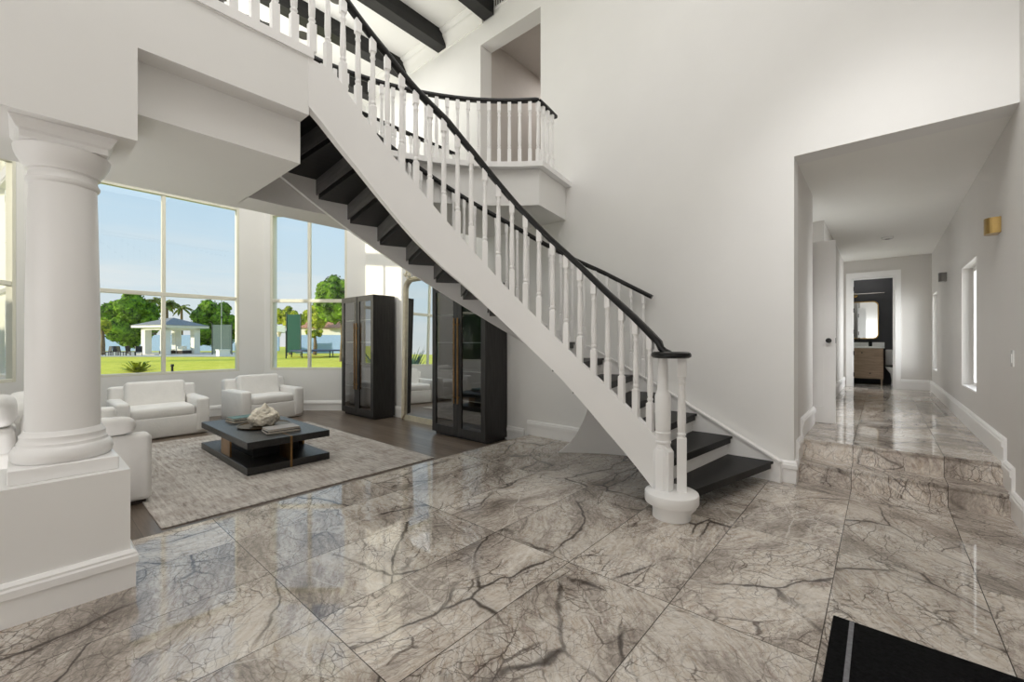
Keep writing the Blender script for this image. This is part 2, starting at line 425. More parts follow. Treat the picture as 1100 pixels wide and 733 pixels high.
# upper hallway seen through the opening
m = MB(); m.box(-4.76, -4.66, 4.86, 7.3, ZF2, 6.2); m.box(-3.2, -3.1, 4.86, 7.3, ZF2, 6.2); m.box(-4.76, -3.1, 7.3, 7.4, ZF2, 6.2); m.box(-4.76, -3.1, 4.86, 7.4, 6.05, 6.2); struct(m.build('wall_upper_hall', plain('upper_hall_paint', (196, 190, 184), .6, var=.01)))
m = MB(); m.box(-4.76, -3.1, 4.86, 7.4, 3.1, ZF2); struct(m.build('floor_upper_hall', WOODF))
# bow window wall
BAY = [(-8.02, 4.62), (-8.31, 4.37), (-9.50, 3.33), (-9.585, 3.255), (-9.58, 2.80), (-9.58, .46), (-9.585, .005), (-9.50, -.07), (-8.31, -1.11), (-8.02, -1.36)]
BAYO = offset_path(BAY, -.26) if False else offset_path(BAY, .26)
SILL, HEAD, UP0, UP1 = .705, 3.93, 4.08, 5.75
m = MB()
WINSEG = {1, 4, 7}
for i in range(len(BAY) - 1):
    poly = [BAY[i], BAY[i + 1], BAYO[i + 1], BAYO[i]]
    if i in WINSEG:
        m.prism(poly, -.3, SILL); m.prism(poly, HEAD, UP0); m.prism(poly, UP1, ZC)
    else: m.prism(poly, -.3, ZC)
struct(m.build('wall_bay', WALL))
def bay_window(name, A, B, z0, z1, zm):
    A, B = Vector((*A, 0)), Vector((*B, 0)); L = (B - A).length; d = (B - A).normalized(); nrm = Vector((d.y, -d.x, 0))
    M = Matrix(((d.x, nrm.x, 0, A.x), (d.y, nrm.y, 0, A.y), (0, 0, 1, 0), (0, 0, 0, 1)))
    root = bpy.data.objects.new(name, None); COL.objects.link(root); struct(root)
    root.location = (A + B) / 2 + Vector((0, 0, z0))
    def bars(lst):
        q = MB()
        for x0, x1, y0, y1, a, b2 in lst:
            c = Vector(((x0 + x1) / 2, (y0 + y1) / 2, (a + b2) / 2)); q.xbox(M @ c, (x1 - x0, y1 - y0, b2 - a), M.to_3x3().to_4x4(), .006, 1)
        return q
    w = .048
    bars([(0, w, .004, .09, z0, z1), (L - w, L, .004, .09, z0, z1), (w, L - w, .004, .09, z0, z0 + w), (w, L - w, .004, .09, z1 - w, z1)]).build('window_frame', WFRAME, root, world=True)
    bars([(L / 2 - .03, L / 2 + .03, .02, .08, z0 + w, z1 - w), (w, L - w, .015, .085, zm - .035, zm + .035)]).build('mullion', WFRAME, root, world=True)
    q = MB(); q.add([M @ Vector(p) for p in [(w, .05, z0 + w), (L - w, .05, z0 + w), (L - w, .05, z1 - w), (w, .05, z1 - w)]], [(0, 1, 2, 3)])
    q.build('pane', GLASS, root, world=True)
k = 1
for i in (1, 4, 7):
    bay_window('window_%d' % k, BAY[i], BAY[i + 1], SILL, HEAD, 2.13); k += 1
for i in (1, 4, 7):
    bay_window('window_%d' % k, BAY[i], BAY[i + 1], UP0, UP1, 4.9); k += 1
# hall windows
FROST = plain('bright_blind', (250, 250, 250), .6, var=.003)
for (a, b2) in ((6.42, 7.48), (10.5, 11.35)):
    root = bpy.data.objects.new('window_%d' % k, None); COL.objects.link(root); struct(root); root.location = (.86, (a + b2) / 2, .76); k += 1
    q = MB(); w = .05
    q.box(.835, .90, a, a + w, .76, 2.175); q.box(.835, .90, b2 - w, b2, .76, 2.175); q.box(.835, .90, a + w, b2 - w, .76, .76 + w); q.box(.835, .90, a + w, b2 - w, 2.175 - w, 2.175)
    q.build('window_frame', TRIM, root, world=True)
    q = MB(); q.add([(.86, a + w, .81), (.86, b2 - w, .81), (.86, b2 - w, 2.125), (.86, a + w, 2.125)], [(0, 1, 2, 3)]); q.build('pane', GLASS, root, world=True)
    q = MB(); q.box(.742, .835, a + .001, b2 - .001, .76, .775); q.build('window_sill', TRIM, root, world=True)

# upper floor: landing with front beam and recess, and the curved walkway round the stair void
CX, CY = -1.47, 1.58
def pol(th, r): return (CX + r * math.cos(R(th)), CY + r * math.sin(R(th)))
RV = 2.765
m = MB()
m.box(-4.62, -3.14, -3.0, 1.30, 2.57, ZF2)
m.box(-3.14, -3.0, .40, 1.30, 2.87, ZF2)
m.box(-3.49, -3.0, -3.0, .40, 2.37, ZF2)
struct(m.build('wall_landing_beam', WALL))
m = MB()
arc1 = [pol(th, RV) for th in [186.0 - i * 2 for i in range(19)]]      # 186 -> 150
m.prism([(-4.62, 1.30)] + arc1 + [(-4.62, arc1[-1][1])], 2.57, ZF2)
arc2 = [pol(th, RV) for th in [150 - i * 1.93 for i in range(15)]]     # 150 -> 123
m.prism([(-4.62, arc1[-1][1])] + arc2 + [(-3.09, YW), (-4.62, YW)], 2.87, ZF2)
o = struct(m.build('wall_walkway_edge', WALL, smooth=25))
# floor edge trim under the balusters
m = MB()
m.box(-3.07, -2.985, -3.0, 1.33, 3.272, 3.335)
m.box(-3.0005, -2.998, -3.0, 1.33, 3.262, 3.272)
struct(m.build('trim_landing', TRIM))
edge2 = [(-3.085, YW)] + [pol(th, RV - .012) for th in [123 + i * 2.1 for i in range(31)]]
m = MB(); moulding(m, edge2, [(-.075, -.045), (-.0, -.045), (.004, -.03), (.004, 0), (0, .015), (-.075, .015)], ZF2 + .02); struct(m.build('trim_walkway', TRIM, smooth=30))
# door casing round upper opening
# crown moulding on the back wall of the great room
m = MB(); moulding(m, [(-8.3, YW), (-4.60, YW)], [(0, -.26), (.02, -.26), (.03, -.2), (.08, -.12), (.10, -.09), (.10, -.06), (.16, -.02), (.16, 0), (0, 0)], ZC); struct(m.build('trim_crown', CEIL, smooth=30))
# pedestal wall under the column
m = MB(); m.box(-3.5, -3.0, -3.0, .371, 0 - .15, .622); struct(m.build('wall_pedestal', WALL))
# baseboards
m = MB(); moulding(m, [(-3.5, .371), (-3.0, .371), (-3.0, -3.0)][::-1], [(o_, z_) for o_, z_ in BASEP]); struct(m.build('baseboard_pedestal', TRIM))
m = MB(); moulding(m, [(-8.02, YW), (-3.78, YW)], BASEP, LIV); moulding(m, BAY[::-1], BASEP, LIV); moulding(m, [(-3.5, -1.36), (-8.02, -1.36)], BASEP, LIV); struct(m.build('baseboard_living', TRIM))
m = MB(); moulding(m, [(-3.72, YW), (-.6, YW), (-.6, 4.80)], BASEP); moulding(m, [(-.6, 4.74), (-.6, 5.08)], BASEP, .17); moulding(m, [(-.6, 5.02), (-.6, 6.02), (-.85, 6.02)], BASEP, .34); moulding(m, [(-.75, 7.35), (-.6, 7.35), (-.6, 11.5)], BASEP, .34); struct(m.build('baseboard_back', TRIM))
m = MB(); moulding(m, [(.74, 4.80), (.74, -3.0)], BASEP); moulding(m, [(.74, 5.06), (.74, 4.74)], BASEP, .17); moulding(m, [(.74, 11.5), (.74, 5.02)], BASEP, .34); moulding(m, [(.30, 11.5), (.74, 11.5)], BASEP, .34); struct(m.build('baseboard_right', TRIM))
# bathroom door casing and the open hall door
m = MB()
for x0, x1, z0, z1 in ((-.56, -.47, .34, 2.62), (.21, .30, .34, 2.62), (-.56, .30, 2.62, 2.73)): m.box(x0, x1, 11.475, 11.499, z0, z1)
m.box(-.468, -.44, 11.49, 11.63, .34, 2.615); m.box(.18, .208, 11.49, 11.63, .34, 2.615); m.box(-.44, .18, 11.49, 11.63, 2.59, 2.615)
d2 = struct(m.build('door_2', TRIM))
m = MB()
for z in (.55, 1.0, 1.45, 1.9, 2.35): m.box(-.441, -.425, 11.5, 11.53, z, z + .09)
m.build('hinge', BLKM, d2)
d1 = bpy.data.objects.new('door_1', None); COL.objects.link(d1); struct(d1); d1.location = (-.395, 6.12, .345)
m = MB()
L0 = -.82
m.box(L0, 0, 0, .04, 0, 2.12)
for z0, z1 in ((.18, .78), (.9, 1.35), (1.47, 1.98)):
    m.box(L0 + .11, -.11, -.006, 0, z0, z0 + .012); m.box(L0 + .11, -.11, -.006, 0, z1 - .012, z1)
    m.box(L0 + .11, L0 + .122, -.006, 0, z0, z1); m.box(-.122, -.11, -.006, 0, z0, z1)
m.build('door_leaf', TRIM, d1)
m = MB(); m.lathe([(.012, 0), (.012, .03), (.027, .034), (.03, .05), (.026, .066), (.01, .07)], (-.06, 0, .96), 14, Matrix.Rotation(R(90), 4, 'X')); m.box(-.005, .004, .006, .034, .93, .99); m.build('door_handle', BLKM, d1, 40)
# bright casing of the next hall doorway
m = MB(); m.box(-.605, -.585, 7.30, 7.40, .34, 2.6); m.box(-.605, -.585, 8.3, 8.4, .34, 2.6); m.box(-.605, -.585, 7.4, 8.3, 2.5, 2.6); m.box(-.604, -.598, 7.4, 8.3, .34, 2.5); d3 = struct(m.build('door_3', TRIM))
m = MB(); m.lathe([(.01, 0), (.01, .03), (.026, .034), (.028, .06), (.01, .066)], (-.598, 7.47, 1.3), 12, Matrix.Rotation(R(90), 4, 'Y')); m.build('door_handle', BLKM, d3, 40)

# ------------------------------------------------------------------ ceiling beams
for i, x in enumerate((-4.46, -5.55, -6.65, -7.75)):
    m = MB(); m.box(x - .10, x + .10, -1.36, YW - .02, 6.17, ZC)
    lab = ['dark timber ceiling beam ending just left of the upper doorway, nearest the big white wall', 'dark timber ceiling beam, second from the upper doorway',
           'dark timber ceiling beam crossing behind the stair handrail, third from the upper doorway', 'dark timber ceiling beam seen through the balusters, farthest from the upper doorway'][i]
    tag(m.build('ceiling_beam', BEAMM, origin=(x, YW, 6.17)), lab, 'beam', 'dark timber beams under the great room ceiling')

# ------------------------------------------------------------------ column
colr = empty('column', 'white round classical column standing on the low pedestal wall at left', 'column', (-3.25, .14, .622))
m = MB(); m.xbox((0, 0, .035), (.385, .385, .07), None, .004, 1); m.build('plinth', TRIM, colr)
m = MB(); m.lathe([(.172, .07), (.184, .08), (.19, .10), (.188, .125), (.178, .145), (.17, .15), (.167, .158), (.167, .165), (.162, .17), (.158, .185), (.16, .2), (.152, .21), (.145, .225)], seg=48); m.build('base_moulding', TRIM, colr, 35)
m = MB(); m.lathe([(.140, .21), (.1395, .5), (.137, .9), (.131, 1.25), (.126, 1.5)], seg=48); m.build('shaft', TRIM, colr, 40)
H = 2.37 - .622
m = MB(); m.lathe([(.126, 1.48), (.132, 1.485), (.138, 1.495), (.138, 1.505), (.13, 1.515), (.128, 1.53), (.128, 1.545), (.14, 1.55), (.142, 1.56), (.15, 1.575), (.168, 1.605), (.178, 1.635), (.18, 1.655), (.17, 1.665)], seg=48); m.build('capital', TRIM, colr, 35)
m = MB()
prof = [(-.06, 1.66), (0, 1.66), (0, 1.69), (.012, 1.70), (.02, 1.72), (.03, 1.735), (.034, H - .001), (-.06, H - .001)]
sq = [(.155, .155), (.155, -.155), (-.155, -.155), (-.155, .155)]
cols = [offset_path(sq, -o_, True) for o_, _ in prof]
m.rings([[(cols[k_][i_][0], cols[k_][i_][1], prof[k_][1]) for k_ in range(len(prof))] for i_ in range(4)], closed=True); m.build('abacus', TRIM, colr)

# ================================================================== STAIRCASE
RISE, STEP, TH1 = .184, 6.4, 76.8
nose = lambda th: RISE * (1 + (th - TH1) / STEP)
ROT = [(74, 3.12), (76.8, 3.105), (83, 3.04), (90, 3.015), (97, 3.03), (103, 3.03), (108, 3.0), (112, 2.96), (118, 2.90), (125, 2.82), (132, 2.765), (138, 2.75), (200, 2.75)]
rout = lambda th: lerp_tab(ROT, th)
ITOP = [(77, .24), (84, .21), (95, .14), (107, .09), (116, .07), (130, .055), (143, .06), (160, .06), (180, .03), (190, .0)]
itop = lambda th: min(nose(th) + lerp_tab(ITOP, th), 3.27)
IBOT = [(78, .03), (84, .19), (98.5, .575), (113.3, 1.0), (125.3, 1.31), (132.5, 1.50), (142.4, 1.75), (150.7, 1.935), (159, 2.14), (168, 2.39), (176, 2.61), (183, 2.775), (187, 2.867), (190.6, 2.93)]
ibot = lambda th: lerp_tab(IBOT, th)
IRAIL = [(79.5, 1.215), (81.3, 1.245), (84, 1.315), (90, 1.475), (98.5, 1.69), (107.4, 1.94), (116.3, 2.175), (127, 2.485), (140, 2.91), (149, 3.185), (160, 3.42), (168, 3.615), (175, 3.76), (181, 3.885), (186, 4.0), (189.5, 4.09)]
irail = lambda th: lerp_tab(IRAIL, th)
RI = 1.55
st = empty('staircase', 'curved staircase with black treads, white stringers, white balusters and black handrails', 'staircase', (-1.18, 3.2, 0))
B = lambda mb, n, mt, sm=None: mb.build(n, mt, st, sm, world=True)
def frange(a, b, n): return [a + (b - a) * i / n for i in range(n + 1)]
# treads
for k in range(1, 18):
    a0, a1 = TH1 + STEP * (k - 1), TH1 + STEP * k + .5
    ri = RI + .054; zt = RISE * k; tk = .07
    if k == 1: a0i = a0
    poly = [pol(t_, ri) for t_ in frange(a0, a1, 4)] + [pol(t_, rout(t_) - .045) for t_ in frange(a1, a0, 4)]
    mb = MB(); mb.prism(poly, zt - tk + .0, zt)
    # nosing lip that runs a little past the fascia
    p0, p1 = pol(a0, ri), pol(a0, rout(a0) - .045)
    q0, q1 = pol(a0 - .35, ri), pol(a0 - .35, rout(a0) - .045)
    mb.prism([p0, p1, q1, q0], zt - .022, zt)
    B(mb, 'tread', BLACK)
    def riser(a_, b_, zb, zt_):
        q = MB(); q.prism([pol(a_, ri + .002), pol(a_, rout(a_) - .045), pol(b_, rout(b_) - .045), pol(b_, ri + .002)], zb, zt_); return q
    if k > 1:
        B(riser(a0 + .55, a0 + .8, zt - RISE, zt - tk), 'riser', TRIM)
        B(riser(a0 + .8, a0 + 1.05, max(zt - RISE - tk + .035, ibot(a0) + .02), zt - tk), 'riser_back', RISERB)
# inner stringer
def band(f_top, f_bot, r0, r1, a, b2, n):
    mb = MB(); rg = []
    for t_ in frange(a, b2, n):
        x0, y0 = pol(t_, r0(t_)); x1, y1 = pol(t_, r1(t_)); zb, zt = f_bot(t_), f_top(t_)
        rg.append([(x0, y0, zb), (x1, y1, zb), (x1, y1, zt), (x0, y0, zt)])
    mb.rings(rg); return mb
o = B(band(itop, ibot, lambda t_: RI, lambda t_: RI + .055, 79, 190.6, 56), 'inner_stringer', TRIM, 40)
otop = lambda th: min(nose(th) + .04, ZF2 - .005)
obot = lambda th: max(0, min(nose(th) - .34, 2.84))
B(band(otop, obot, lambda t_: rout(t_) - .045, lambda t_: rout(t_) - .003, 75.4, 186, 60), 'outer_stringer', TRIM, 40)
B(band(lambda t_: min(nose(t_) + .055, ZF2), lambda t_: min(nose(t_) + .035, ZF2 - .02), lambda t_: rout(t_) - .06, lambda t_: rout(t_) - .001, 75.4, 112, 30), 'stringer_cap', TRIM, 40)
CURVE = [(108.5, 9), (110.0, 1.0), (111, .72), (112, .51), (113, .37), (114.5, .22), (116, .12), (117.5, .045), (118.6, .005)]
ptop = lambda th: min(obot(th) + .01, lerp_tab(CURVE, th)) if th < 118.55 else .005
B(band(lambda t_: max(.004, ptop(t_)), lambda t_: 0.0, lambda t_: rout(t_) - .04, lambda t_: rout(t_) - .006, 75.4, 118.6, 90), 'stringer_skirt', TRIM, 40)

def baluster(x, y, z0, z1, rot=0., w=.036, below=.05, hb=.2, ht=.11):
    """turned baluster with square ends, as one mesh in world coordinates"""
    mb = MB(); M = Matrix.Rotation(rot, 4, 'Z')
    h = z1 - z0
    mb.xbox((x, y, z0 - below / 2 + hb / 2), (w, w, hb + below), M, .003, 1)
    mb.xbox((x, y, z1 - ht / 2), (w * .96, w * .96, ht), M, .003, 1)
    s_ = h - hb - ht; b0 = z0 + hb; q = w / 2
    pr = [(q * .98, -.004), (q * .72, .012), (q * .96, .022), (q * .96, .03), (q * .72, .042), (q * .86, .055), (q * .94, s_ * .25), (q * .88, s_ * .5), (q * .74, s_ * .78), (q * .70, s_ - .06), (q * .9, s_ - .05), (q * .9, s_ - .042), (q * .7, s_ - .03), (q * .8, s_ - .012), (q * .96, s_ + .004)]
    mb.lathe([(r_, z_) for r_, z_ in pr], (x, y, b0), 10); return mb
OOFF = [(98, .98), (109, .99), (115, .965), (127, .945), (139, .905), (151, .88), (163, .868), (186, .86)]
orail = lambda t_: nose(t_) + lerp_tab(OOFF, t_)
for i in range(24):
    th = 184.6 - 4.325 * i
    x, y = pol(th, RI + .028)
    B(baluster(x, y, itop(th), irail(th) + .0, R(th), w=.048), 'baluster', TRIM, 30)
for i in range(35):
    th = 100.2 + 2.55 * i
    if th > 185: break
    x, y = pol(th, rout(th) - .03)
    B(baluster(x, y, otop(th), orail(th) - .015, R(th), w=.038), 'baluster', TRIM, 30)
# rails
def rail_path(rf, zf, a, b2, n): return [(*pol(t_, rf(t_)), zf(t_)) for t_ in frange(a, b2, n)]
capc = Vector((-1.178, 3.155))
path = rail_path(lambda t_: RI + .028, lambda t_: irail(t_) + .012, 82.5, 189.5, 70)
pre = [(-1.19, 3.16, 1.205), (-1.225, 3.155, 1.222), (-1.25, 3.15, 1.245)]
mb = MB(); mb.tube(pre + path, 0, 14, flat=(.062, .05)); B(mb, 'handrail', RAILM, 50)
mb = MB(); mb.tube(rail_path(lambda t_: rout(t_) - .03, orail, 98.4, 185.5, 60), 0, 14, flat=(.056, .048)); B(mb, 'handrail', RAILM, 50)
mb = MB(); mb.lathe([(.05, 1.172), (.125, 1.174), (.14, 1.184), (.142, 1.198), (.136, 1.212), (.12, 1.22), (.02, 1.222)], (capc.x, capc.y, 0), 36); B(mb, 'volute_cap', RAILM, 40)
# bullnose starting block
bc = (-1.172, 3.15)
mb = MB(); mb.lathe([(.135, 0), (.135, .115)], (*bc, 0), 40); mb.box(bc[0] - .02, bc[0] + .10, bc[1] + .02, bc[1] + .25, 0, .105); B(mb, 'starting_block', TRIM, 40)
mb = MB(); mb.lathe([(.172, .105), (.186, .11), (.19, .12), (.19, .175), (.187, .184), (.176, .1895)], (*bc, 0), 48); B(mb, 'bullnose_disc', TRIM, 40)
# newel: octagonal foot, turned shaft
nx, ny = -1.243, 3.165
mb = MB()
oct_ = lambda r_, z_: [(nx + r_ * math.cos(R(22.5 + 45 * i)), ny + r_ * math.sin(R(22.5 + 45 * i)), z_) for i in range(8)]
mb.rings([oct_(.078, .18), oct_(.078, .47), oct_(.06, .50)])
mb.lathe([(.058, .495), (.060, .50), (.055, .51), (.055, .53), (.060, .535), (.06, .548), (.055, .555), (.055, .60), (.058, .605), (.058, .615), (.053, .62), (.056, .64), (.058, .76), (.058, .88), (.053, .90), (.046, .915), (.040, .93), (.036, 1.05), (.035, 1.15), (.035, 1.18)], (nx, ny, 0), 24)
B(mb, 'newel_post', TRIM, 35)
for (bx, by, hb_) in ((-1.115, 3.20, .30), (-1.10, 3.075, .30), (-1.2, 3.27, .30)):
    if (bx, by) != (-1.115, 3.20): continue
    B(baluster(bx, by, .184, 1.176, R(20), w=.068, below=.0, hb=.40, ht=.14), 'baluster', TRIM, 30)

# ------------------------------------------------------------------ upstairs balustrades
lb = empty('landing_balustrade', 'white turned baluster railing on the landing edge above the column, black handrail', 'railing', (-3.03, 0, ZF2))
for i in range(32):
    y = 1.334 - .1215 * i
    if y < -2.4: break
    baluster(-3.03, y, 3.335, 4.13, 0, below=0, w=.05).build('baluster', TRIM, lb, 30, world=True)
mb = MB(); mb.tube([(-3.03, 1.3, 4.14), (-3.03, 0, 4.14), (-3.03, -2.4, 4.14)], 0, 14, flat=(.062, .05)); mb.build('handrail', RAILM, lb, 50, world=True)
bb = empty('balcony_balustrade', 'curved white baluster railing with black handrail below the upper doorway', 'railing', (-3.9, 3.0, ZF2))
for i in range(26):
    th = 125.2 + 2.465 * i
    if th > 186: break
    x, y = pol(th, RV + .03)
    baluster(x, y, 3.335, 4.085, R(th), below=0, w=.044).build('baluster', TRIM, bb, 30, world=True)
for y in (3.93, 4.04, 4.15, 4.26):
    baluster(-3.01 - (y - 3.9) * .12, y, 3.335, 4.085, 0, below=0, w=.044).build('baluster', TRIM, bb, 30, world=True)
mb = MB(); mb.tube([(-3.07, 4.36, 4.10), (-3.03, 4.1, 4.10), (-3.012, 3.95, 4.10)], 0, 14, flat=(.058, .048)); mb.tube([(-3.012, 3.93, 4.10)] + [(*pol(th, RV + .03), 4.10) for th in frange(124, 186, 40)], 0, 14, flat=(.058, .048)); mb.build('handrail', RAILM, bb, 50, world=True)
gb = empty('walkway_balustrade', 'far straight white baluster railing with thin black handrail on the upper walkway', 'railing', (-4.58, 2.8, ZF2))
for i in range(26):
    y = 1.36 + .12 * i
    if y > 4.02: break
    baluster(-4.585, y, ZF2, 3.955, 0, below=0, w=.04).build('baluster', TRIM, gb, 30, world=True)
mb = MB(); mb.tube([(-4.585, 1.3, 3.965), (-4.585, 2.6, 3.965), (-4.585, 4.02, 3.965)], 0, 12, flat=(.056, .045)); mb.build('handrail', RAILM, gb, 50, world=True)

# ================================================================== LIVING ROOM FURNITURE
RUGZ = LIV + .012
m = MB(); m.xbox((0, 0, .006), (3.52, 2.6, .012), None, .004, 1)
o = m.build('rug', RUGM); o.location = (-5.87, 1.985, LIV); tag(o, 'large faded grey and taupe bordered rug under the coffee table', 'rug')

def armchair(name, label, loc, rz, W=1.1, D=.98):
    t = empty(name, label, 'armchair', loc, rz, 'white slipcovered armchairs by the bow window')
    q = MB(); q.xbox((0, 0, .165), (D - .06, W - .02, .31), None, .03); q.build('skirt_base', FABRIC, t, 50)
    for s in (-1, 1):
        q = MB(); q.xbox((.02, s * (W / 2 - .085), .30), (D - .04, .17, .52), None, .045, 4); q.build('arm', FABRIC, t, 50)
    q = MB(); q.xbox((-D / 2 + .11, 0, .385), (.2, W - .03, .70), Matrix.Rotation(R(-4), 4, 'Y'), .05, 4); q.build('backrest', FABRIC, t, 50)
    q = MB(); q.xbox((.07, 0, .375), (D - .2, W - .35, .17), None, .055, 4); q.build('seat_cushion', FABRIC, t, 60)
    q = MB(); q.xbox((-D / 2 + .27, 0, .60), (.19, W - .36, .40), Matrix.Rotation(R(-12), 4, 'Y'), .06, 4); q.build('back_cushion', FABRIC, t, 60)
    return t
armchair('armchair', 'white slipcovered armchair under the wide window, left one of the pair', (-8.38, 1.36, LIV), 0)
armchair('armchair', 'white slipcovered armchair turned toward the table, right one beside the dark cabinet', (-8.68, 2.92, LIV), R(5), W=1.08, D=.92)

sofa = empty('sofa', 'long white slipcovered sofa partly hidden behind the column', 'sofa', (-6.08, .25, LIV))
SW, SD = 2.42, 1.0
q = MB(); q.xbox((0, 0, .2), (SW - .04, SD - .06, .32), None, .03); q.build('skirt_base', FABRIC, sofa, 50)
for s in (-1, 1):
    q = MB(); q.xbox((s * (SW / 2 - .1), 0, .325), (.2, SD, .58), None, .045, 4); q.build('arm', FABRIC, sofa, 50)
q = MB(); q.xbox((0, -SD / 2 + .12, .40), (SW - .02, .22, .74), Matrix.Rotation(R(4), 4, 'X'), .05, 4); q.build('backrest', FABRIC, sofa, 50)
for s in (-1, 1):
    q = MB(); q.cushion((s * .5, .1, .44), (1.0, SD - .22, .2), .2); q.build('seat_cushion', FABRIC, sofa, 60)
for s in (-1, 1):
    q = MB(); q.cushion((-.5 if s < 0 else .35, -.22, .70), (1.0 if s < 0 else .68, .26, .42), .25, Matrix.Rotation(R(10), 4, 'X')); q.build('back_cushion', FABRIC, sofa, 60)
for sx in (-1, 1):
    for sy in (-1, 1):
        q = MB(); q.box(sx * (SW / 2 - .09) - .05, sx * (SW / 2 - .09) + .05, sy * (SD / 2 - .1) - .06, sy * (SD / 2 - .1) + .06, 0, .045); q.build('foot', FEET, sofa)
q = MB(); q.cushion((0, 0, 0), (.22, .38, .15), .45); o = q.build('cushion', FABRIC, smooth=60); o.location = (-4.985, .46, .565); tag(o, 'plump white cushion lying along the near sofa arm, right of the column', 'cushion')
for i, (y, z, r_) in enumerate(((.12, .625, 0), (-.15, .765, 0))):
    q = MB(); q.cushion((0, 0, 0), (.42, .28, .27) if i == 0 else (.5, .24, .24), .7); o = q.build('cushion', FABRIC, smooth=60); o.location = (-5.10, y, z)
    tag(o, ['rounded white bolster cushion at the sofa back, left of the column', 'white cushion behind the bolster, topmost on the sofa left of the column'][i], 'cushion')

# coffee table
ct = empty('coffee_table', 'low square charcoal wood coffee table with two slabs and brass legs on the rug', 'table', (-5.88, 1.975, RUGZ))
TW, TD = 1.75, .88
q = MB(); q.xbox((0, 0, .312), (TW, TD, .075), None, .004, 1); q.build('table_top', TABLEM, ct)
q = MB(); q.xbox((0, 0, .04), (TW, TD, .08), None, .004, 1); q.build('lower_slab', TABLEM, ct)
q = MB(); q.box(-.45, .45, -.25, .25, .08, .275); q.build('core', BLKM, ct)
q = MB(); q.box(-.1, .22, -TD / 2 + .02, -TD / 2 + .04, .08, .275); q.build('leg', BRASS, ct)
q = MB(); q.box(-.1, .22, TD / 2 - .04, TD / 2 - .02, .08, .275); q.build('leg', BRASS, ct)
q = MB(); q.box(TW / 2 - .3, TW / 2 + .003, -.012, .012, .0, .351); q.build('leg', BRASS, ct)
q = MB(); q.box(-TW / 2 - .003, -TW / 2 + .3, -.012, .012, .0, .351); q.build('leg', BRASS, ct)
ZT = RUGZ + .3500
# tray
q = MB(); q.lathe([(.27, 0), (.285, .004), (.295, .02), (.29, .02), (.28, .01), (.05, .008), (.001, .008)], seg=48); o = q.build('tray', plain('bronze_tray', (92, 76, 52), .35, metal=.8, var=.15), smooth=40); o.location = (-5.86, 1.99, ZT); tag(o, 'round bronze tray holding the stone ornament on the coffee table', 'tray')
# fossil-like stone ornament
bm = bmesh.new(); bmesh.ops.create_icosphere(bm, subdivisions=5, radius=1)
for v in bm.verts:
    p = v.co.copy()
    d = 1 + .2 * noise.noise(p * 1.6 + Vector((3, 1, 7))) + .12 * noise.noise(p * 4.7) + .09 * abs(noise.noise(p * 9)) - .22 * max(0, noise.noise(p * 2.6 + Vector((9, 9, 2))) - .25)
    tp = 1.0 + .4 * max(0, p.z) * max(0, 1 - 3 * math.hypot(p.x - .1, p.y))
    v.co = Vector((p.x * .16 * d, p.y * .165 * d, max(-.09, p.z * .125 * d * tp)))
me = bpy.data.meshes.new('stone_ornament'); bm.to_mesh(me); bm.free(); me.materials.append(STONE)
me.polygons.foreach_set('use_smooth', [True] * len(me.polygons))
o = bpy.data.objects.new('stone_ornament', me); COL.objects.link(o); o.location = (-5.86, 1.99, ZT + .105); tag(o, 'craggy cream fossil stone ornament sitting on the round tray', 'ornament')
def book(loc, size, rz, cover, label, group):
    b_ = empty('book', label, 'book', loc, rz, group); w, d, h = size
    q = MB(); q.box(-w / 2, w / 2, -d / 2, d / 2, 0, .004); q.box(-w / 2, w / 2, -d / 2, d / 2, h - .004, h); q.box(-w / 2, w / 2, d / 2 - .004, d / 2, .004, h - .004); q.build('cover', cover, b_)
    q = MB(); q.box(-w / 2 + .004, w / 2 - .004, -d / 2 + .005, d / 2 - .004, .004, h - .004); q.build('pages', PAPER, b_)
book((-6.45, 1.93, ZT), (.26, .33, .03), R(8), BOOKS[1], 'brown book, lower of the pair left of the stone ornament', 'books on the coffee table')
book((-6.45, 1.93, ZT + .03), (.24, .31, .028), R(4), BOOKS[0], 'teal covered book, upper of the pair left of the stone ornament', 'books on the coffee table')
book((-5.36, 2.0, ZT), (.25, .36, .03), R(-6), BOOKS[4], 'dark grey book, bottom of the stack in front of the tray', 'books on the coffee table')
book((-5.36, 2.0, ZT + .03), (.24, .34, .025), R(-3), BOOKS[2], 'mid grey book, top of the stack in front of the tray', 'books on the coffee table')

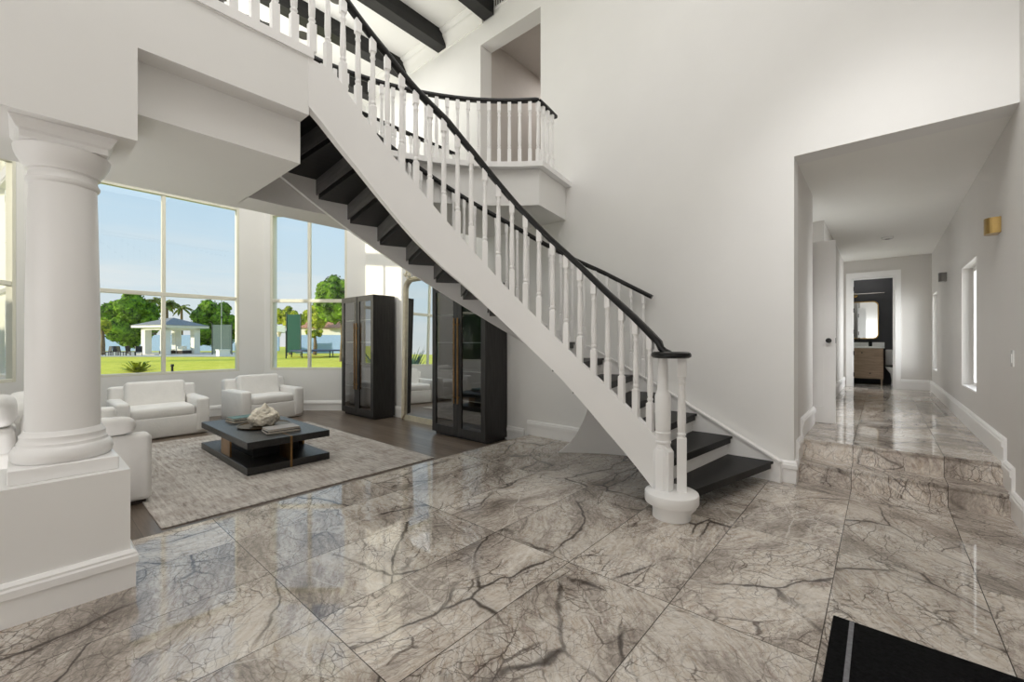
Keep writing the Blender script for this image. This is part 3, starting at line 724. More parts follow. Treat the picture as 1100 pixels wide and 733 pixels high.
# display cabinets
def cabinet(loc, label):
    W, D, Hh = 1.15, .42, 2.27
    t = empty('display_cabinet', label, 'cabinet', loc, 0, 'dark glass-door display cabinets against the back wall')
    q = MB(); tk = .035
    q.box(-W / 2, -W / 2 + tk, 0, D, .04, Hh); q.box(W / 2 - tk, W / 2, 0, D, .04, Hh); q.box(-W / 2 + tk, W / 2 - tk, 0, D, Hh - tk, Hh); q.box(-W / 2 + tk, W / 2 - tk, 0, D, .04, .04 + tk)
    q.box(-W / 2 + .02, W / 2 - .02, .03, D - .02, 0, .04)
    q.build('carcass', CABM, t)
    q = MB(); q.box(-W / 2 + tk, W / 2 - tk, D - .02, D, .04, Hh - tk); q.build('back_panel', CABIN, t)
    for z in (.55, .98, 1.4, 1.82):
        q = MB(); q.box(-W / 2 + tk, W / 2 - tk, .05, D - .03, z, z + .012); q.build('shelf', SHELFG, t)
    for s in (-1, 1):
        x0, x1 = (-W / 2, -.003) if s < 0 else (.003, W / 2); fw = .085
        q = MB()
        q.box(x0, x0 + fw, -.028, -.003, .05, Hh); q.box(x1 - fw, x1, -.028, -.003, .05, Hh)
        q.box(x0 + fw, x1 - fw, -.028, -.003, .05, .05 + .11); q.box(x0 + fw, x1 - fw, -.028, -.003, Hh - .1, Hh)
        d = q.build('door', CABM, t)
        q = MB(); q.add([(x0 + fw, -.014, .16), (x1 - fw, -.014, .16), (x1 - fw, -.014, Hh - .1), (x0 + fw, -.014, Hh - .1)], [(0, 1, 2, 3)]); q.build('pane', CGLASS, d)
        hx = s * .04
        q = MB(); q.xbox((hx, -.058, 1.14), (.022, .022, 1.25), None, .004, 1); q.box(hx - .006, hx + .006, -.05, -.026, .6, .62); q.box(hx - .006, hx + .006, -.05, -.026, 1.66, 1.68); q.build('handle', BRASS, d)
    return t
c1 = cabinet((-7.475, 4.155, LIV), 'tall dark glass-door display cabinet at the left, beside the bow window')
c2 = copy_thing(c1, (-4.67, 4.18, LIV), 0, 'tall dark glass-door display cabinet under the staircase, right of the gilt mirror')
# floor mirror
fm = empty('floor_mirror', 'tall gilt framed floor mirror leaning on the wall between the two dark cabinets', 'mirror', (-5.98, 4.52, LIV))
MW, MH = 1.2, 2.58
def mring(x, z, r_, n=10):
    pts = [(-x, 0)]
    pts += [(-x + r_ - r_ * math.cos(R(a)), z - r_ + r_ * math.sin(R(a))) for a in frange(0, 90, n)]
    pts += [(x - r_ + r_ * math.sin(R(a)), z - r_ + r_ * math.cos(R(a))) for a in frange(0, 90, n)]
    return pts + [(x, 0)]
tilt = lambda z: .02 + z * .018
outer, inner = mring(MW / 2, MH, .2), [(x * .985, max(z, .1) if z > 0 else .1) for x, z in mring(MW / 2 - .085, MH - .09, .15)]
q = MB(); rg = []
pf = [(0, 0), (.25, -.035), (.45, -.02), (.6, -.045), (.85, -.03), (1, 0), (1, .02), (0, .02)]
for (xo, zo), (xi, zi) in zip(outer, inner):
    rg.append([(xo + (xi - xo) * f, tilt(zo) - .02 + dy, zo + (zi - zo) * f) for f, dy in pf])
q.rings(rg)
q.box(-MW / 2, MW / 2, .005, .05, 0, .1); q.build('mirror_frame', CHAMP, fm, 45)
q = MB(); n_ = len(inner); q.add([(x, tilt(z) - .012, z) for x, z in inner], [tuple(range(n_))]); q.build('mirror_glass', MIRR, fm)
def scroll(cx_, cz, sgn):
    q = MB(); pts = []
    for i in range(26):
        a = i / 25 * 3.2 * math.pi; r_ = .085 * (1 - i / 28)
        pts.append((cx_ + sgn * (r_ * math.cos(a)), tilt(cz) - .04, cz + r_ * math.sin(a)))
    q.tube(pts, [.022 * (1 - i / 40) for i in range(26)], 7)
    for a in (20, 70, 120):
        q.cushion((cx_ + sgn * .09 * math.cos(R(a)), tilt(cz) - .045, cz + .10 * math.sin(R(a))), (.05, .03, .09), .8, Matrix.Rotation(R(90 - a) * sgn, 4, 'Y'), 10, 8)
    q.build('carved_scroll', CHAMP, fm, 60)
scroll(-MW / 2 + .14, MH + .02, -1); scroll(MW / 2 - .14, MH + .02, 1); scroll(-.07, MH + .06, -1); scroll(.07, MH + .06, 1)

# ================================================================== FOYER AND HALL SMALL THINGS
m = MB(); m.xbox((.48, 1.62, .006), (1.3, 1.76, .012), None, .004, 1)
mt = m.build('doormat', MATM, origin=(.48, 1.62, 0)); tag(mt, 'black pile doormat with a grey stripe at the lower right corner of the marble floor', 'mat')
m = MB(); m.box(-.109, -.092, .75, 2.49, .0121, .0128); m.build('stripe', STRIPE, mt, origin=(.48, 1.62, 0))
def sconce(y, z, mat, label, hw=.08):
    t = empty('wall_sconce', label, 'wall light', (.74, y, z), 0, 'wall sconces along the right hall wall')
    q = MB(); q.xbox((-.012, 0, 0), (.024, .12, .08), None, .003, 1); q.build('back_plate', BLKM, t)
    q = MB()
    arc = [(-.088 * max(0, math.sin(R(a))) ** .5, -hw * math.cos(R(a)) * .9) for a in frange(0, 180, 14)]
    inn = [(-.082 * max(0, math.sin(R(a))) ** .5, -(hw - .008) * math.cos(R(a)) * .9) for a in frange(180, 0, 14)]
    q.prism(arc, -.065, .065); q.build('shade', mat, t, 40)
    return t
sconce(5.30, 2.255, GOLD, 'brass half-round wall sconce, nearest on the right hall wall above the window')
sconce(9.08, 2.26, NICKEL, 'grey half-round wall sconce, farther down the right hall wall')
def switch(y, z, label):
    t = empty('light_switch', label, 'light switch', (.74, y, z))
    q = MB(); q.xbox((-.004, 0, 0), (.008, .08, .12), None, .002, 1); q.build('cover_plate', PORC, t)
    q = MB(); q.xbox((-.010, 0, 0), (.006, .034, .066), None, .002, 1); q.build('rocker', PORC, t)
switch(4.81, 1.17, 'white rocker light switch on the right wall by the hall steps')
t = empty('smoke_detector', 'small round detector on the hall ceiling', 'detector', (.08, 9.2, 2.989))
q = MB(); q.lathe([(.055, -.035), (.07, -.03), (.075, 0)], seg=24); q.build('housing', PORC, t, 40)
q = MB(); q.lathe([(.03, -.04), (.032, -.034)], seg=16); q.build('sensor', NICKEL, t, 40)
# wall vent upstairs
t = empty('air_vent', 'slatted air vent high on the wall above the upper doorway', 'vent', (-4.26, YW, 6.26))
q = MB()
for x0, x1, z0, z1 in ((-.2, -.17, 0, .155), (.17, .2, 0, .155), (-.17, .17, 0, .02), (-.17, .17, .135, .155)): q.box(x0, x1, -.02, 0, z0, z1)
q.build('vent_frame', TRIM, t)
q = MB(); q.box(-.17, .17, -.004, -.001, .02, .135); q.build('backing', NICKEL, t)
for i in range(7):
    q = MB(); x = -.14 + i * .047; q.box(x - .006, x + .006, -.016, -.004, .02, .135); q.build('slat', TRIM, t)
# recessed lights and fan in great room ceiling
for i, (x, y) in enumerate(((-7.30, 3.07), (-6.15, 3.06))):
    t = empty('recessed_light', ['small recessed ceiling light seen through the landing balusters, left one', 'recessed ceiling light above the stair handrail, right one'][i], 'ceiling light', (x, y, ZC + .004), 0, 'recessed lights between the beams')
    q = MB(); q.lathe([(.055, -.012), (.10, -.014), (.105, -.004), (.105, 0)], seg=24); q.build('trim_ring', NICKEL, t, 40)
    q = MB(); q.lathe([(.001, -.008), (.056, -.008), (.056, -.002)], seg=20); q.build('lens', BLKM, t, 40)
fan = empty('ceiling_fan', 'black ceiling fan hanging in the great room, glimpsed between landing balusters', 'fan', (-6.3, 1.55, 5.53))
q = MB(); q.lathe([(.012, .1), (.012, ZC - 5.53 - .06), (.06, ZC - 5.53 - .05), (.065, ZC - 5.53)], seg=16); q.build('downrod', BLKM, fan, 40)
q = MB(); q.lathe([(.02, -.07), (.09, -.06), (.12, -.01), (.12, .05), (.08, .1), (.02, .12)], seg=24); q.build('motor', BLKM, fan, 40)
for i in range(5):
    a = R(90 + 72 * i); q = MB(); rg = []
    for j in range(9):
        f = j / 8; r_ = .1 + .58 * f; w = .035 + .05 * math.sin(math.pi * min(1, f * 1.02) ** .8); a2 = a - .25 * f * f
        c_, s_ = math.cos(a2), math.sin(a2); zz = .012 * math.sin(f * 3)
        rg.append([(r_ * c_ - w * s_, r_ * s_ + w * c_, zz + .012), (r_ * c_ + w * s_, r_ * s_ - w * c_, zz - .012), (r_ * c_ + w * s_, r_ * s_ - w * c_, zz - .022), (r_ * c_ - w * s_, r_ * s_ + w * c_, zz + .002)])
    q.rings(rg); q.build('blade', BLKM, fan, 40)

# bathroom
van = empty('vanity', 'light oak bathroom vanity with white top seen through the end doorway', 'vanity', (-.38, 12.5, .34))
q = MB(); q.box(-.42, .42, -.25, .24, .13, .80); q.build('cabinet_body', VANM, van)
for x0, x1 in ((-.41, -.02), (.0, .40)):
    q = MB(); q.box(x0, x1, -.268, -.25, .36, .78); d = q.build('door', VANM, van)
    q = MB(); q.lathe([(.006, 0), (.006, .015), (.014, .018), (.012, .028)], ((x1 - .06) if x0 < -.1 else x0 + .06, -.268, .70), 10, Matrix.Rotation(R(90), 4, 'X')); q.build('knob', BLKM, d, 40)
q = MB(); q.box(-.41, .40, -.268, -.25, .15, .345); d = q.build('drawer', VANM, van)
q = MB(); q.lathe([(.006, 0), (.006, .015), (.014, .018), (.012, .028)], (.2, -.268, .25), 10, Matrix.Rotation(R(90), 4, 'X')); q.build('knob', BLKM, d, 40)
for sx in (-.39, .39):
    for sy in (-.22, .2):
        q = MB(); q.lathe([(.014, 0), (.02, .13)], (sx, sy, 0), 10); q.build('leg', VANM, van, 40)
q = MB(); q.xbox((0, -.01, .82), (.88, .53, .04), None, .004, 1); q.box(-.44, .44, .225, .24, .84, .93); q.build('countertop', PORC, van)
q = MB(); q.tube([(.0, .14, .84), (.0, .14, 1.0), (.0, .1, 1.03), (.0, .02, 1.02)], .012, 8); q.build('faucet', BLKM, van, 40)
t = empty('soap_bottle', 'dark soap bottle standing on the vanity top', 'bottle', (-.18, 12.42, 1.181))
q = MB(); q.lathe([(.03, 0), (.033, .01), (.033, .10), (.02, .12), (.012, .125)], seg=16); q.build('bottle_body', BLKM, t, 40)
q = MB(); q.tube([(0, 0, .12), (0, 0, .16), (0, -.04, .165)], .007, 8); q.build('pump', BLKM, t, 40)
o = MB().xbox((0, 0, .045), (.13, .09, .09), None, .008, 2).build('tissue_box', PORC, smooth=40); o.location = (-.42, 12.45, 1.181); tag(o, 'small white box on the vanity top left of the soap bottle', 'box')
bmir = empty('vanity_mirror', 'rounded rectangular brass framed mirror above the bathroom vanity', 'mirror', (-.40, 12.75, 1.35))
def rrect(w, h, r_, n=8):
    pts = []
    for cx_, cz, a0 in ((w / 2 - r_, h - r_, 0), (-w / 2 + r_, h - r_, 90), (-w / 2 + r_, r_, 180), (w / 2 - r_, r_, 270)):
        pts += [(cx_ + r_ * math.cos(R(a)), cz + r_ * math.sin(R(a))) for a in frange(a0, a0 + 90, n)]
    return pts
oo, ii = rrect(.72, .86, .1), rrect(.68, .82, .085); ii = [(x, z + .02) for x, z in ii]
q = MB(); q.rings([[(x, -.03, z), (xi, -.03, zi), (xi, -.005, zi), (x, -.002, z)] for (x, z), (xi, zi) in zip(oo, ii)], closed=True); q.build('mirror_frame', GOLD, bmir, 40)
q = MB(); q.add([(x, -.012, z) for x, z in ii], [tuple(range(len(ii)))]); q.build('mirror_glass', MIRR, bmir)
t = empty('picture_light', 'slim brass vanity light bar above the bathroom mirror', 'wall light', (-.36, 12.75, 2.36))
q = MB(); q.lathe([(.05, 0), (.05, .02)], (-.1, 0, 0), 16, Matrix.Rotation(R(90), 4, 'X')); q.build('back_plate', GOLD, t, 40)
q = MB(); q.tube([(-.1, -.02, 0), (-.1, -.12, .02)], .01, 8); q.tube([(-.3, -.12, .02), (.42, -.12, .02)], .014, 8); q.build('light_bar', NICKEL, t, 40)
toi = empty('toilet', 'white toilet against the dark bathroom wall right of the vanity', 'toilet', (.27, 12.45, .34))
q = MB(); q.lathe([(.11, 0), (.1, .1), (.12, .25), (.19, .36), (.2, .4)], seg=24, M=Matrix.Diagonal((1, 1.25, 1, 1)), c=(0, -.1, 0)); q.build('bowl', PORC, toi, 40)
q = MB(); q.lathe([(.2, .4), (.205, .41), (.2, .43), (.05, .435)], seg=24, M=Matrix.Diagonal((1, 1.25, 1, 1)), c=(0, -.1, 0)); q.build('seat', BLKM, toi, 40)
q = MB(); q.xbox((0, .19, .58), (.4, .19, .38), None, .03); q.build('tank', PORC, toi, 40)

# ================================================================== GARDEN
GZ = -.35
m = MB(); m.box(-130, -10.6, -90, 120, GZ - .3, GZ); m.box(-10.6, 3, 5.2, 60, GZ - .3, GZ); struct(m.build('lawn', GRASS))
def ray_strip(pxa, pxb, f0, f1, z0, z1):
    return [(*far(pxa, f0), z0), (*far(pxb, f0), z0), (*far(pxb, f1), z1), (*far(pxa, f1), z1)]
def blobs(mb, c, r, n, sz, leaves, sq=1.0, seed=1):
    rnd = random.Random(seed); c = Vector(c)
    cen = []
    for i in range(n):
        while True:
            p = Vector((rnd.uniform(-1, 1), rnd.uniform(-1, 1), rnd.uniform(-1, 1)))
            if p.length < 1: break
        p = Vector((p.x * r[0], p.y * r[1], p.z * r[2])) * .72
        cen.append((c + p, min(r) * sz * rnd.uniform(.7, 1.2)))
    for p, s in cen:
        bm = bmesh.new(); bmesh.ops.create_icosphere(bm, subdivisions=3, radius=s)
        bm.verts.index_update()
        for v in bm.verts: v.co = v.co * (1 + .3 * noise.noise(v.co * (2.2 / s) + p) + .16 * noise.noise(v.co * (7 / s) + p))
        mb.add([p + v.co for v in bm.verts], [[v.index for v in f.verts] for f in bm.faces]); bm.free()
    for i in range(leaves):
        p, s = rnd.choice(cen); d = Vector((rnd.gauss(0, 1), rnd.gauss(0, 1), rnd.gauss(0, 1))).normalized()
        q0 = p + d * s * rnd.uniform(.92, 1.2); l = s * rnd.uniform(.10, .2)
        u = d.orthogonal().normalized() * l; w = d.cross(u).normalized() * l; tl = d * l * rnd.uniform(-.5, .8)
        mb.add([q0 - u, q0 - w * .5 + tl, q0 + u, q0 + w * .5 - tl], [(0, 1, 2, 3)])
def tree(px, fwd, ztop, zbot, wpx, label, leaf=LEAF_D, n=16, leaves=900, seed=1, name='tree', tr=.25, cat='tree'):
    x, y = far(px, fwd); w = wpx / FPX * fwd / 2
    t = empty(name, label, cat, (x, y, GZ), 0, 'trees and shrubs beyond the lawn')
    mb = MB(); blobs(mb, (0, 0, (ztop + zbot) / 2 - GZ), (w, w, (ztop - zbot) / 2), n, .42, leaves * 3, seed=seed); mb.build('crown', leaf, t)
    mb = MB(); mb.tube([(0, 0, 0), (.1, .05, (zbot - GZ) * .6), (0, 0, (ztop + zbot) / 2 - GZ)], [tr, tr * .8, tr * .5], 8); mb.build('trunk', BARK, t, 60)
zpx = lambda y, f: EYE + (366.5 - y) / FPX * f
tree(137, 56, zpx(313, 56), zpx(372, 56) - .1, 48, 'tall dark green rounded tree left of the garden pavilion', seed=3, n=30, leaves=1600)
tree(232, 61, zpx(320, 61), zpx(379, 61) - .1, 38, 'tall dense dark green tree right of the garden pavilion', seed=4, n=30, leaves=1600)
tree(256, 62, zpx(334, 62), zpx(372, 62), 18, 'yellow green shrub right of the tall tree, beside the window post', LEAF_Y, 10, 500, 5)
tree(110, 50, zpx(342, 50), zpx(362, 50), 16, 'small pale green tree at the far left of the patio', LEAF_Y, 8, 500, 6)
tree(312, 52, zpx(329, 52), zpx(352, 52), 36, 'yellow green tree behind the basketball hoop', LEAF_Y, 16, 900, 7)
tree(342, 62, zpx(328, 62), zpx(352, 62), 34, 'yellow green tree above the terracotta roof', LEAF_Y, 14, 800, 8)
tree(366, 34, zpx(294, 34), zpx(347, 34), 52, 'large deep green tree rising at the right edge of the garden view', LEAF_D, 30, 1500, 9, tr=.12)
tree(338, 50, zpx(351, 50), zpx(364, 50), 20, 'low olive green bush in front of the terracotta roofed house', LEAF_Y, 8, 500, 10)
tree(-4, 30, zpx(305, 30), zpx(392, 30), 46, 'bright green shrubs outside the leftmost window', LEAF_Y, 16, 900, 11)
def palm(px, fwd, ztop, label, seed, fr=14, L=2.0, old=LEAF_P):
    x, y = far(px, fwd); rnd = random.Random(seed)
    t = empty('palm_tree', label, 'palm tree', (x, y, GZ), 0, 'palm trees on the horizon')
    h = ztop - GZ
    mb = MB(); mb.tube([(0, 0, 0), (.15, 0, h * .5), (0, 0, h)], [.3, .24, .22], 8); mb.build('trunk', BARK, t, 60)
    mb = MB()
    for i in range(fr):
        a = 2 * math.pi * i / fr + rnd.uniform(-.2, .2); el = rnd.uniform(-.35, .9)
        for k in range(7):
            f0 = k / 7; f1 = (k + 1) / 7
            def pt(f):
                return Vector((math.cos(a) * L * f * math.cos(el), math.sin(a) * L * f * math.cos(el), h + L * f * math.sin(el) - L * .45 * f * f))
            p, q_ = pt(f0), pt(f1); sd = Vector((-math.sin(a), math.cos(a), 0))
            for s in (-1, 1):
                mb.add([p, q_, q_ + sd * s * .3 * math.sin(math.pi * (f1 * .9 + .05)) - Vector((0, 0, .25)), p + sd * s * .3 * math.sin(math.pi * (f0 * .9 + .05)) - Vector((0, 0, .12))], [(0, 1, 2, 3)])
    mb.build('fronds', old, t, 60)
palm(166, 75, zpx(322, 75), 'tall palm tree behind the pavilion, leftmost of the palms', 1, 18, L=1.7)
palm(179, 72, zpx(326, 72), 'palm tree with shaggy crown behind the pavilion, middle of the three palms', 2, 24, 1.9)
palm(195, 90, zpx(330, 90), 'distant palm tree above the pavilion roof, rightmost of the palms', 3, 20, 2.3)
# pavilion
gx, gy = far(184, 52)
G = empty('pavilion', 'white open-sided garden pavilion with grey hipped roof across the lawn', 'pavilion', (gx, gy, GZ), R(22))
hw = 2.05; zE = zpx(354, 52) - GZ
for sx in (-1, 1):
    for sy in (-1, 1):
        q = MB(); q.xbox((sx * (hw - .36), sy * (hw - .36), zE / 2), (.72, .72, zE), None, .02, 1); q.build('post', STUCCO, G)
q = MB()
for s in (-1, 1): q.box(-hw, hw, s * hw - .12 * (s + 1) * 1.6, s * hw + .12 * (1 - s) * 1.6, zE - .1, zE + .15); q.box(s * hw - .19 * (s + 1), s * hw + .19 * (1 - s), -hw, hw, zE - .1, zE + .15)
q.build('beam', STUCCO, G)
ev = hw + .65; q = MB(); q.box(-ev, ev, -ev, ev, zE + .15, zE + .42); q.build('fascia', STUCCO, G)
q = MB(); e2 = ev + .1; zr = zE + .42; q.add([(-e2, -e2, zr), (e2, -e2, zr), (e2, e2, zr), (-e2, e2, zr), (-.4, 0, zr + 1.0), (.4, 0, zr + 1.0)], [(0, 1, 5, 4), (1, 2, 5), (2, 3, 4, 5), (3, 0, 4), (3, 2, 1, 0)]); q.build('roof', ROOFG, G)
q = MB(); q.box(-hw - .3, hw + .3, -hw - .3, hw + .3, 0, .1); q.build('floor_slab', PATIO, G)
def lounge(px, fwd, rz, label):
    x, y = far(px, fwd); t = empty('outdoor_sofa', label, 'sofa', (x, y, GZ + .1), rz, 'outdoor sofas in the pavilion')
    q = MB(); q.box(-.7, .7, -.42, .42, 0, .36); q.build('frame', plain('dark_rattan', (70, 62, 56), .8), t)
    q = MB(); q.xbox((0, -.03, .45), (1.34, .74, .17), None, .05); q.build('seat_cushion', STUCCO, t, 50)
    for s in (-1, 1):
        q = MB(); q.xbox((s * .33, .32, .72), (.62, .18, .42), None, .06); q.build('back_cushion', STUCCO, t, 50)
lounge(180, 51.6, R(125), 'white cushioned outdoor sofa inside the pavilion, left one')
lounge(198, 52.2, R(125), 'white cushioned outdoor sofa inside the pavilion, right one')
# patio strip
m = MB(); m.add(ray_strip(95, 262, 44, 62, GZ + .02, GZ + .02), [(0, 1, 2, 3)]); m.add(ray_strip(262, 262.5, 44, 62, GZ + .02, GZ + .02), [(0, 1, 2, 3)]); struct(m.build('patio', PATIO))
# rear wall and screens
def wall_run(name, label, cat, pxs, fwd, z0, z1, mat, kids=None):
    a, b2 = far(pxs[0], fwd[0]), far(pxs[1], fwd[1])
    t = MB(); dx, dy = b2[0] - a[0], b2[1] - a[1]; l = math.hypot(dx, dy); nx_, ny_ = -dy / l * .12, dx / l * .12
    t.prism([(a[0] + nx_, a[1] + ny_), (b2[0] + nx_, b2[1] + ny_), (b2[0] - nx_, b2[1] - ny_), (a[0] - nx_, a[1] - ny_)], z0, z1)
    o = t.build(name, mat, origin=(a[0], a[1], z0)); tag(o, label, cat); return o
wall_run('garden_wall', 'long pale blue-grey garden wall behind the trees and pavilion', 'wall', (60, 300), (70, 70), GZ, zpx(360, 70), FENCE)
wall_run('garden_wall', 'pale blue-grey garden wall behind the ball court at the right', 'wall', (318, 420), (57, 57), GZ, zpx(360, 57), FENCE)
def court_screen(px0, px1, fwd, ytop, ybot, label):
    a, b2 = far(px0, fwd), far(px1, fwd)
    t = empty('court_screen', label, 'screen', (a[0], a[1], GZ), math.atan2(b2[1] - a[1], b2[0] - a[0]), 'green court screens')
    L = math.hypot(b2[0] - a[0], b2[1] - a[1]); h = zpx(ytop, fwd) - GZ; h0 = zpx(ybot, fwd) - GZ
    q = MB(); q.box(0, L, -.02, .02, max(.02, h0), h); q.build('mesh_panel', plain('grey_mesh_screen', (92, 108, 104), .8) if 'grey' in label else NETG, t)
    for x in (0, L):
        q = MB(); q.lathe([(.06, 0), (.06, h + .1)], (x, 0, 0), 8); q.build('post', POLE, t, 40)
court_screen(308, 323, 46, 338, 379, 'tall dark green court screen right of the basketball hoop')
court_screen(228, 249, 51, 349, 380, 'grey green mesh screen in front of the tall tree right of the pavilion')
court_screen(284, 297, 48, 342, 379, 'dark green court screen beside the window post, left of the basketball hoop')
x, y = far(301.5, 40); t = empty('basketball_hoop', 'basketball hoop on a pole beside the ball court', 'basketball hoop', (x, y, GZ), R(41))
q = MB(); q.lathe([(.06, 0), (.055, 2.6)], (.35, .3, 0), 8); q.tube([(.35, .3, 2.5), (0, .1, 2.9)], .05, 8); q.build('pole', POLE, t, 40)
q = MB(); q.xbox((0, .05, zpx(354, 40) - GZ), (.85, .05, .7), None, .02, 1); q.build('backboard', plain('hoop_board', (190, 200, 200), .5), t)
q = MB(); q.lathe([(.23, 0), (.245, .02), (.24, .03)], (0, -.28, zpx(357, 40) - GZ), 20); q.lathe([(.12, -.42), (.16, -.2), (.23, 0)], (0, -.28, zpx(357, 40) - GZ), 14); q.build('rim_net', plain('hoop_net', (220, 205, 195), .6), t, 40)
t = empty('trampoline', 'low round trampoline with dark blue edge pad by the ball court', 'trampoline', (*far(342, 44), GZ))
q = MB(); q.lathe([(2.6, .62), (2.6, .72), (2.1, .74), (.01, .72)], seg=36); q.build('edge_pad', plain('navy_pad', (40, 56, 96), .5), t, 40)
for i in range(6):
    a = R(60 * i); q = MB(); q.lathe([(.05, 0), (.05, .62)], (2.5 * math.cos(a), 2.5 * math.sin(a), 0), 6); q.build('leg', POLE, t, 40)
# houses
def house(px, fwd, wpx, eave_y, ridge_y, label, wallm, roofm, rz=R(41)):
    x, y = far(px, fwd); w = wpx / FPX * fwd / 2
    t = empty('house', label, 'house', (x, y, GZ), rz, 'neighbouring houses')
    ze, zr_ = zpx(eave_y, fwd) - GZ, zpx(ridge_y, fwd) - GZ
    q = MB(); q.box(-w, w, -2, 3, 0, ze); q.build('wall', wallm, t)
    q = MB(); q.add([(-w - .4, -2.5, ze), (w + .4, -2.5, ze), (w + .4, 3.5, ze), (-w - .4, 3.5, ze), (-w + 1, .5, zr_), (w - 1, .5, zr_)], [(0, 1, 5, 4), (1, 2, 5), (2, 3, 4, 5), (3, 0, 4), (3, 2, 1, 0)]); q.build('roof', roofm, t)
    for s in (-.5, .4):
        q = MB(); q.box(s * w - .5, s * w + .5, -2.03, -2.0, 1., min(ze - .3, 2.2)); q.build('window', plain('dark_window', (70, 84, 96), .2), t)
house(348, 66, 62, 353, 344, 'neighbour house with terracotta tile roof behind the garden wall', STUCCO, TILE)
house(106, 72, 22, 345, 336, 'pale pink neighbour house at the left beyond the patio', plain('pale_pink_stucco', (214, 204, 212), .8), ROOFG)
# lamp pole, bollard, planter, patio chairs
x, y = far(238, 47); t = empty('pole_light', 'slim tall light pole in front of the dense tree', 'pole', (x, y, GZ)); q = MB(); q.lathe([(.06, 0), (.04, zpx(322, 47) - GZ)], seg=8); q.build('pole', plain('pale_pole', (150, 160, 160), .5), t, 40); q = MB(); q.xbox((.1, 0, zpx(341, 47) - GZ), (.3, .16, .16), None, .03, 1); q.build('lamp_head', BLKM, t)
x, y = far(185, 20.5); t = empty('bollard_light', 'short dark bollard light on the lawn below the window', 'bollard', (x, y, GZ)); q = MB(); q.lathe([(.05, 0), (.05, .42)], seg=12); q.build('post', BLKM, t, 40); q = MB(); q.lathe([(.07, .42), (.075, .5), (.06, .53)], seg=14); q.build('cap', BLKM, t, 40)
x, y = far(239.5, 46); t = empty('planter', 'square white planter beside the grey green screen', 'planter', (x, y, GZ)); q = MB(); q.xbox((0, 0, .32), (1.15, 1.0, .64), None, .03, 1); q.build('pot', STUCCO, t); q = MB(); q.xbox((0, 0, .68), (1.25, 1.1, .1), None, .02, 1); q.build('rim', STUCCO, t)
def patio_chair(px, fwd, rz, label):
    x, y = far(px, fwd); t = empty('patio_chair', label, 'chair', (x, y, GZ + .02), rz, 'dark patio chairs left of the pavilion')
    q = MB(); q.box(-.3, .3, -.3, .3, .38, .46); q.build('seat', BLKM, t)
    q = MB(); q.xbox((0, .3, .75), (.6, .06, .62), Matrix.Rotation(R(-10), 4, 'X'), .02, 1); q.build('backrest', BLKM, t)
    for sx in (-.27, .27):
        for sy in (-.27, .27):
            q = MB(); q.box(sx - .025, sx + .025, sy - .025, sy + .025, 0, .4); q.build('leg', BLKM, t)
for i, (px, f, rz) in enumerate(((115, 47, 20), (123, 48, 60), (131, 47, 200), (140, 48, 130), (149, 47, 80))):
    patio_chair(px, f, R(rz), 'dark patio chair on the paving, %s' % ['farthest left of the row', 'second from the left of the row', 'middle one of the row', 'fourth from the left of the row', 'nearest the pavilion'][i])
# low plant right under the window, agave outside left window, added greenery that blocks low sun
x, y = far(148, 22); t = empty('garden_plant', 'spiky yellow green garden plant just outside the wide window', 'plant', (x, y, GZ))
q = MB(); rnd = random.Random(4)
for i in range(90):
    a = rnd.uniform(0, 6.28); l = rnd.uniform(.6, 1.4); el = rnd.uniform(.2, 1.2); w = .035
    p0 = Vector((0, 0, 0)); p1 = Vector((math.cos(a) * math.cos(el), math.sin(a) * math.cos(el), math.sin(el) * .75)) * l * .7; p2 = p1 + Vector((math.cos(a) * .5, math.sin(a) * .5, .02)) * l * .6
    sd = Vector((-math.sin(a), math.cos(a), 0)) * w
    q.add([p0 - sd, p0 + sd, p1 + sd * 1.5, p1 - sd * 1.5, p2], [(0, 1, 2, 3), (3, 2, 4)])
q.build('leaves', LEAF_Y, t)
q = MB(); q.lathe([(.05, 0), (.03, .15)], seg=8); q.build('stem', BARK, t, 40)
x, y = far(-10, 8.6); t = empty('agave', 'large dark agave with pointed blades outside the leftmost window', 'plant', (x, y, GZ)); q = MB()
for i in range(34):
    a = rnd.uniform(0, 6.28); el = rnd.uniform(.35, 1.35); l = rnd.uniform(1.2, 1.9)
    d = Vector((math.cos(a) * math.cos(el), math.sin(a) * math.cos(el), math.sin(el))); sd = Vector((-math.sin(a), math.cos(a), 0)) * .09
    up = sd.cross(d).normalized() * .04
    q.add([-sd * .6, sd * .6, d * l * .5 + sd, d * l * .5 - sd, d * l, d * l * .5 - up], [(0, 1, 2, 5), (0, 5, 3), (3, 5, 4), (5, 2, 4)])
q.build('blades', LEAF_A, t)
q = MB(); q.lathe([(.12, 0), (.16, .1), (.1, .25)], seg=10); q.build('core', BARK, t, 40)
t = empty('sun_block_hedge', 'added unseen foliage screen beside the house, blocking low sun at the left window', 'sun_block_hedge', (-11.2, -6.4, GZ))  # added out of view to keep low sun off the room
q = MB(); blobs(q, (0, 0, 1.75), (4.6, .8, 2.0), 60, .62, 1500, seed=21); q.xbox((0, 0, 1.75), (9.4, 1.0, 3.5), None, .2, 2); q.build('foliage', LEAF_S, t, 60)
q = MB(); q.tube([(0, 0, 0), (0, 0, 1)], .12, 8); q.build('stem', BARK, t, 40)

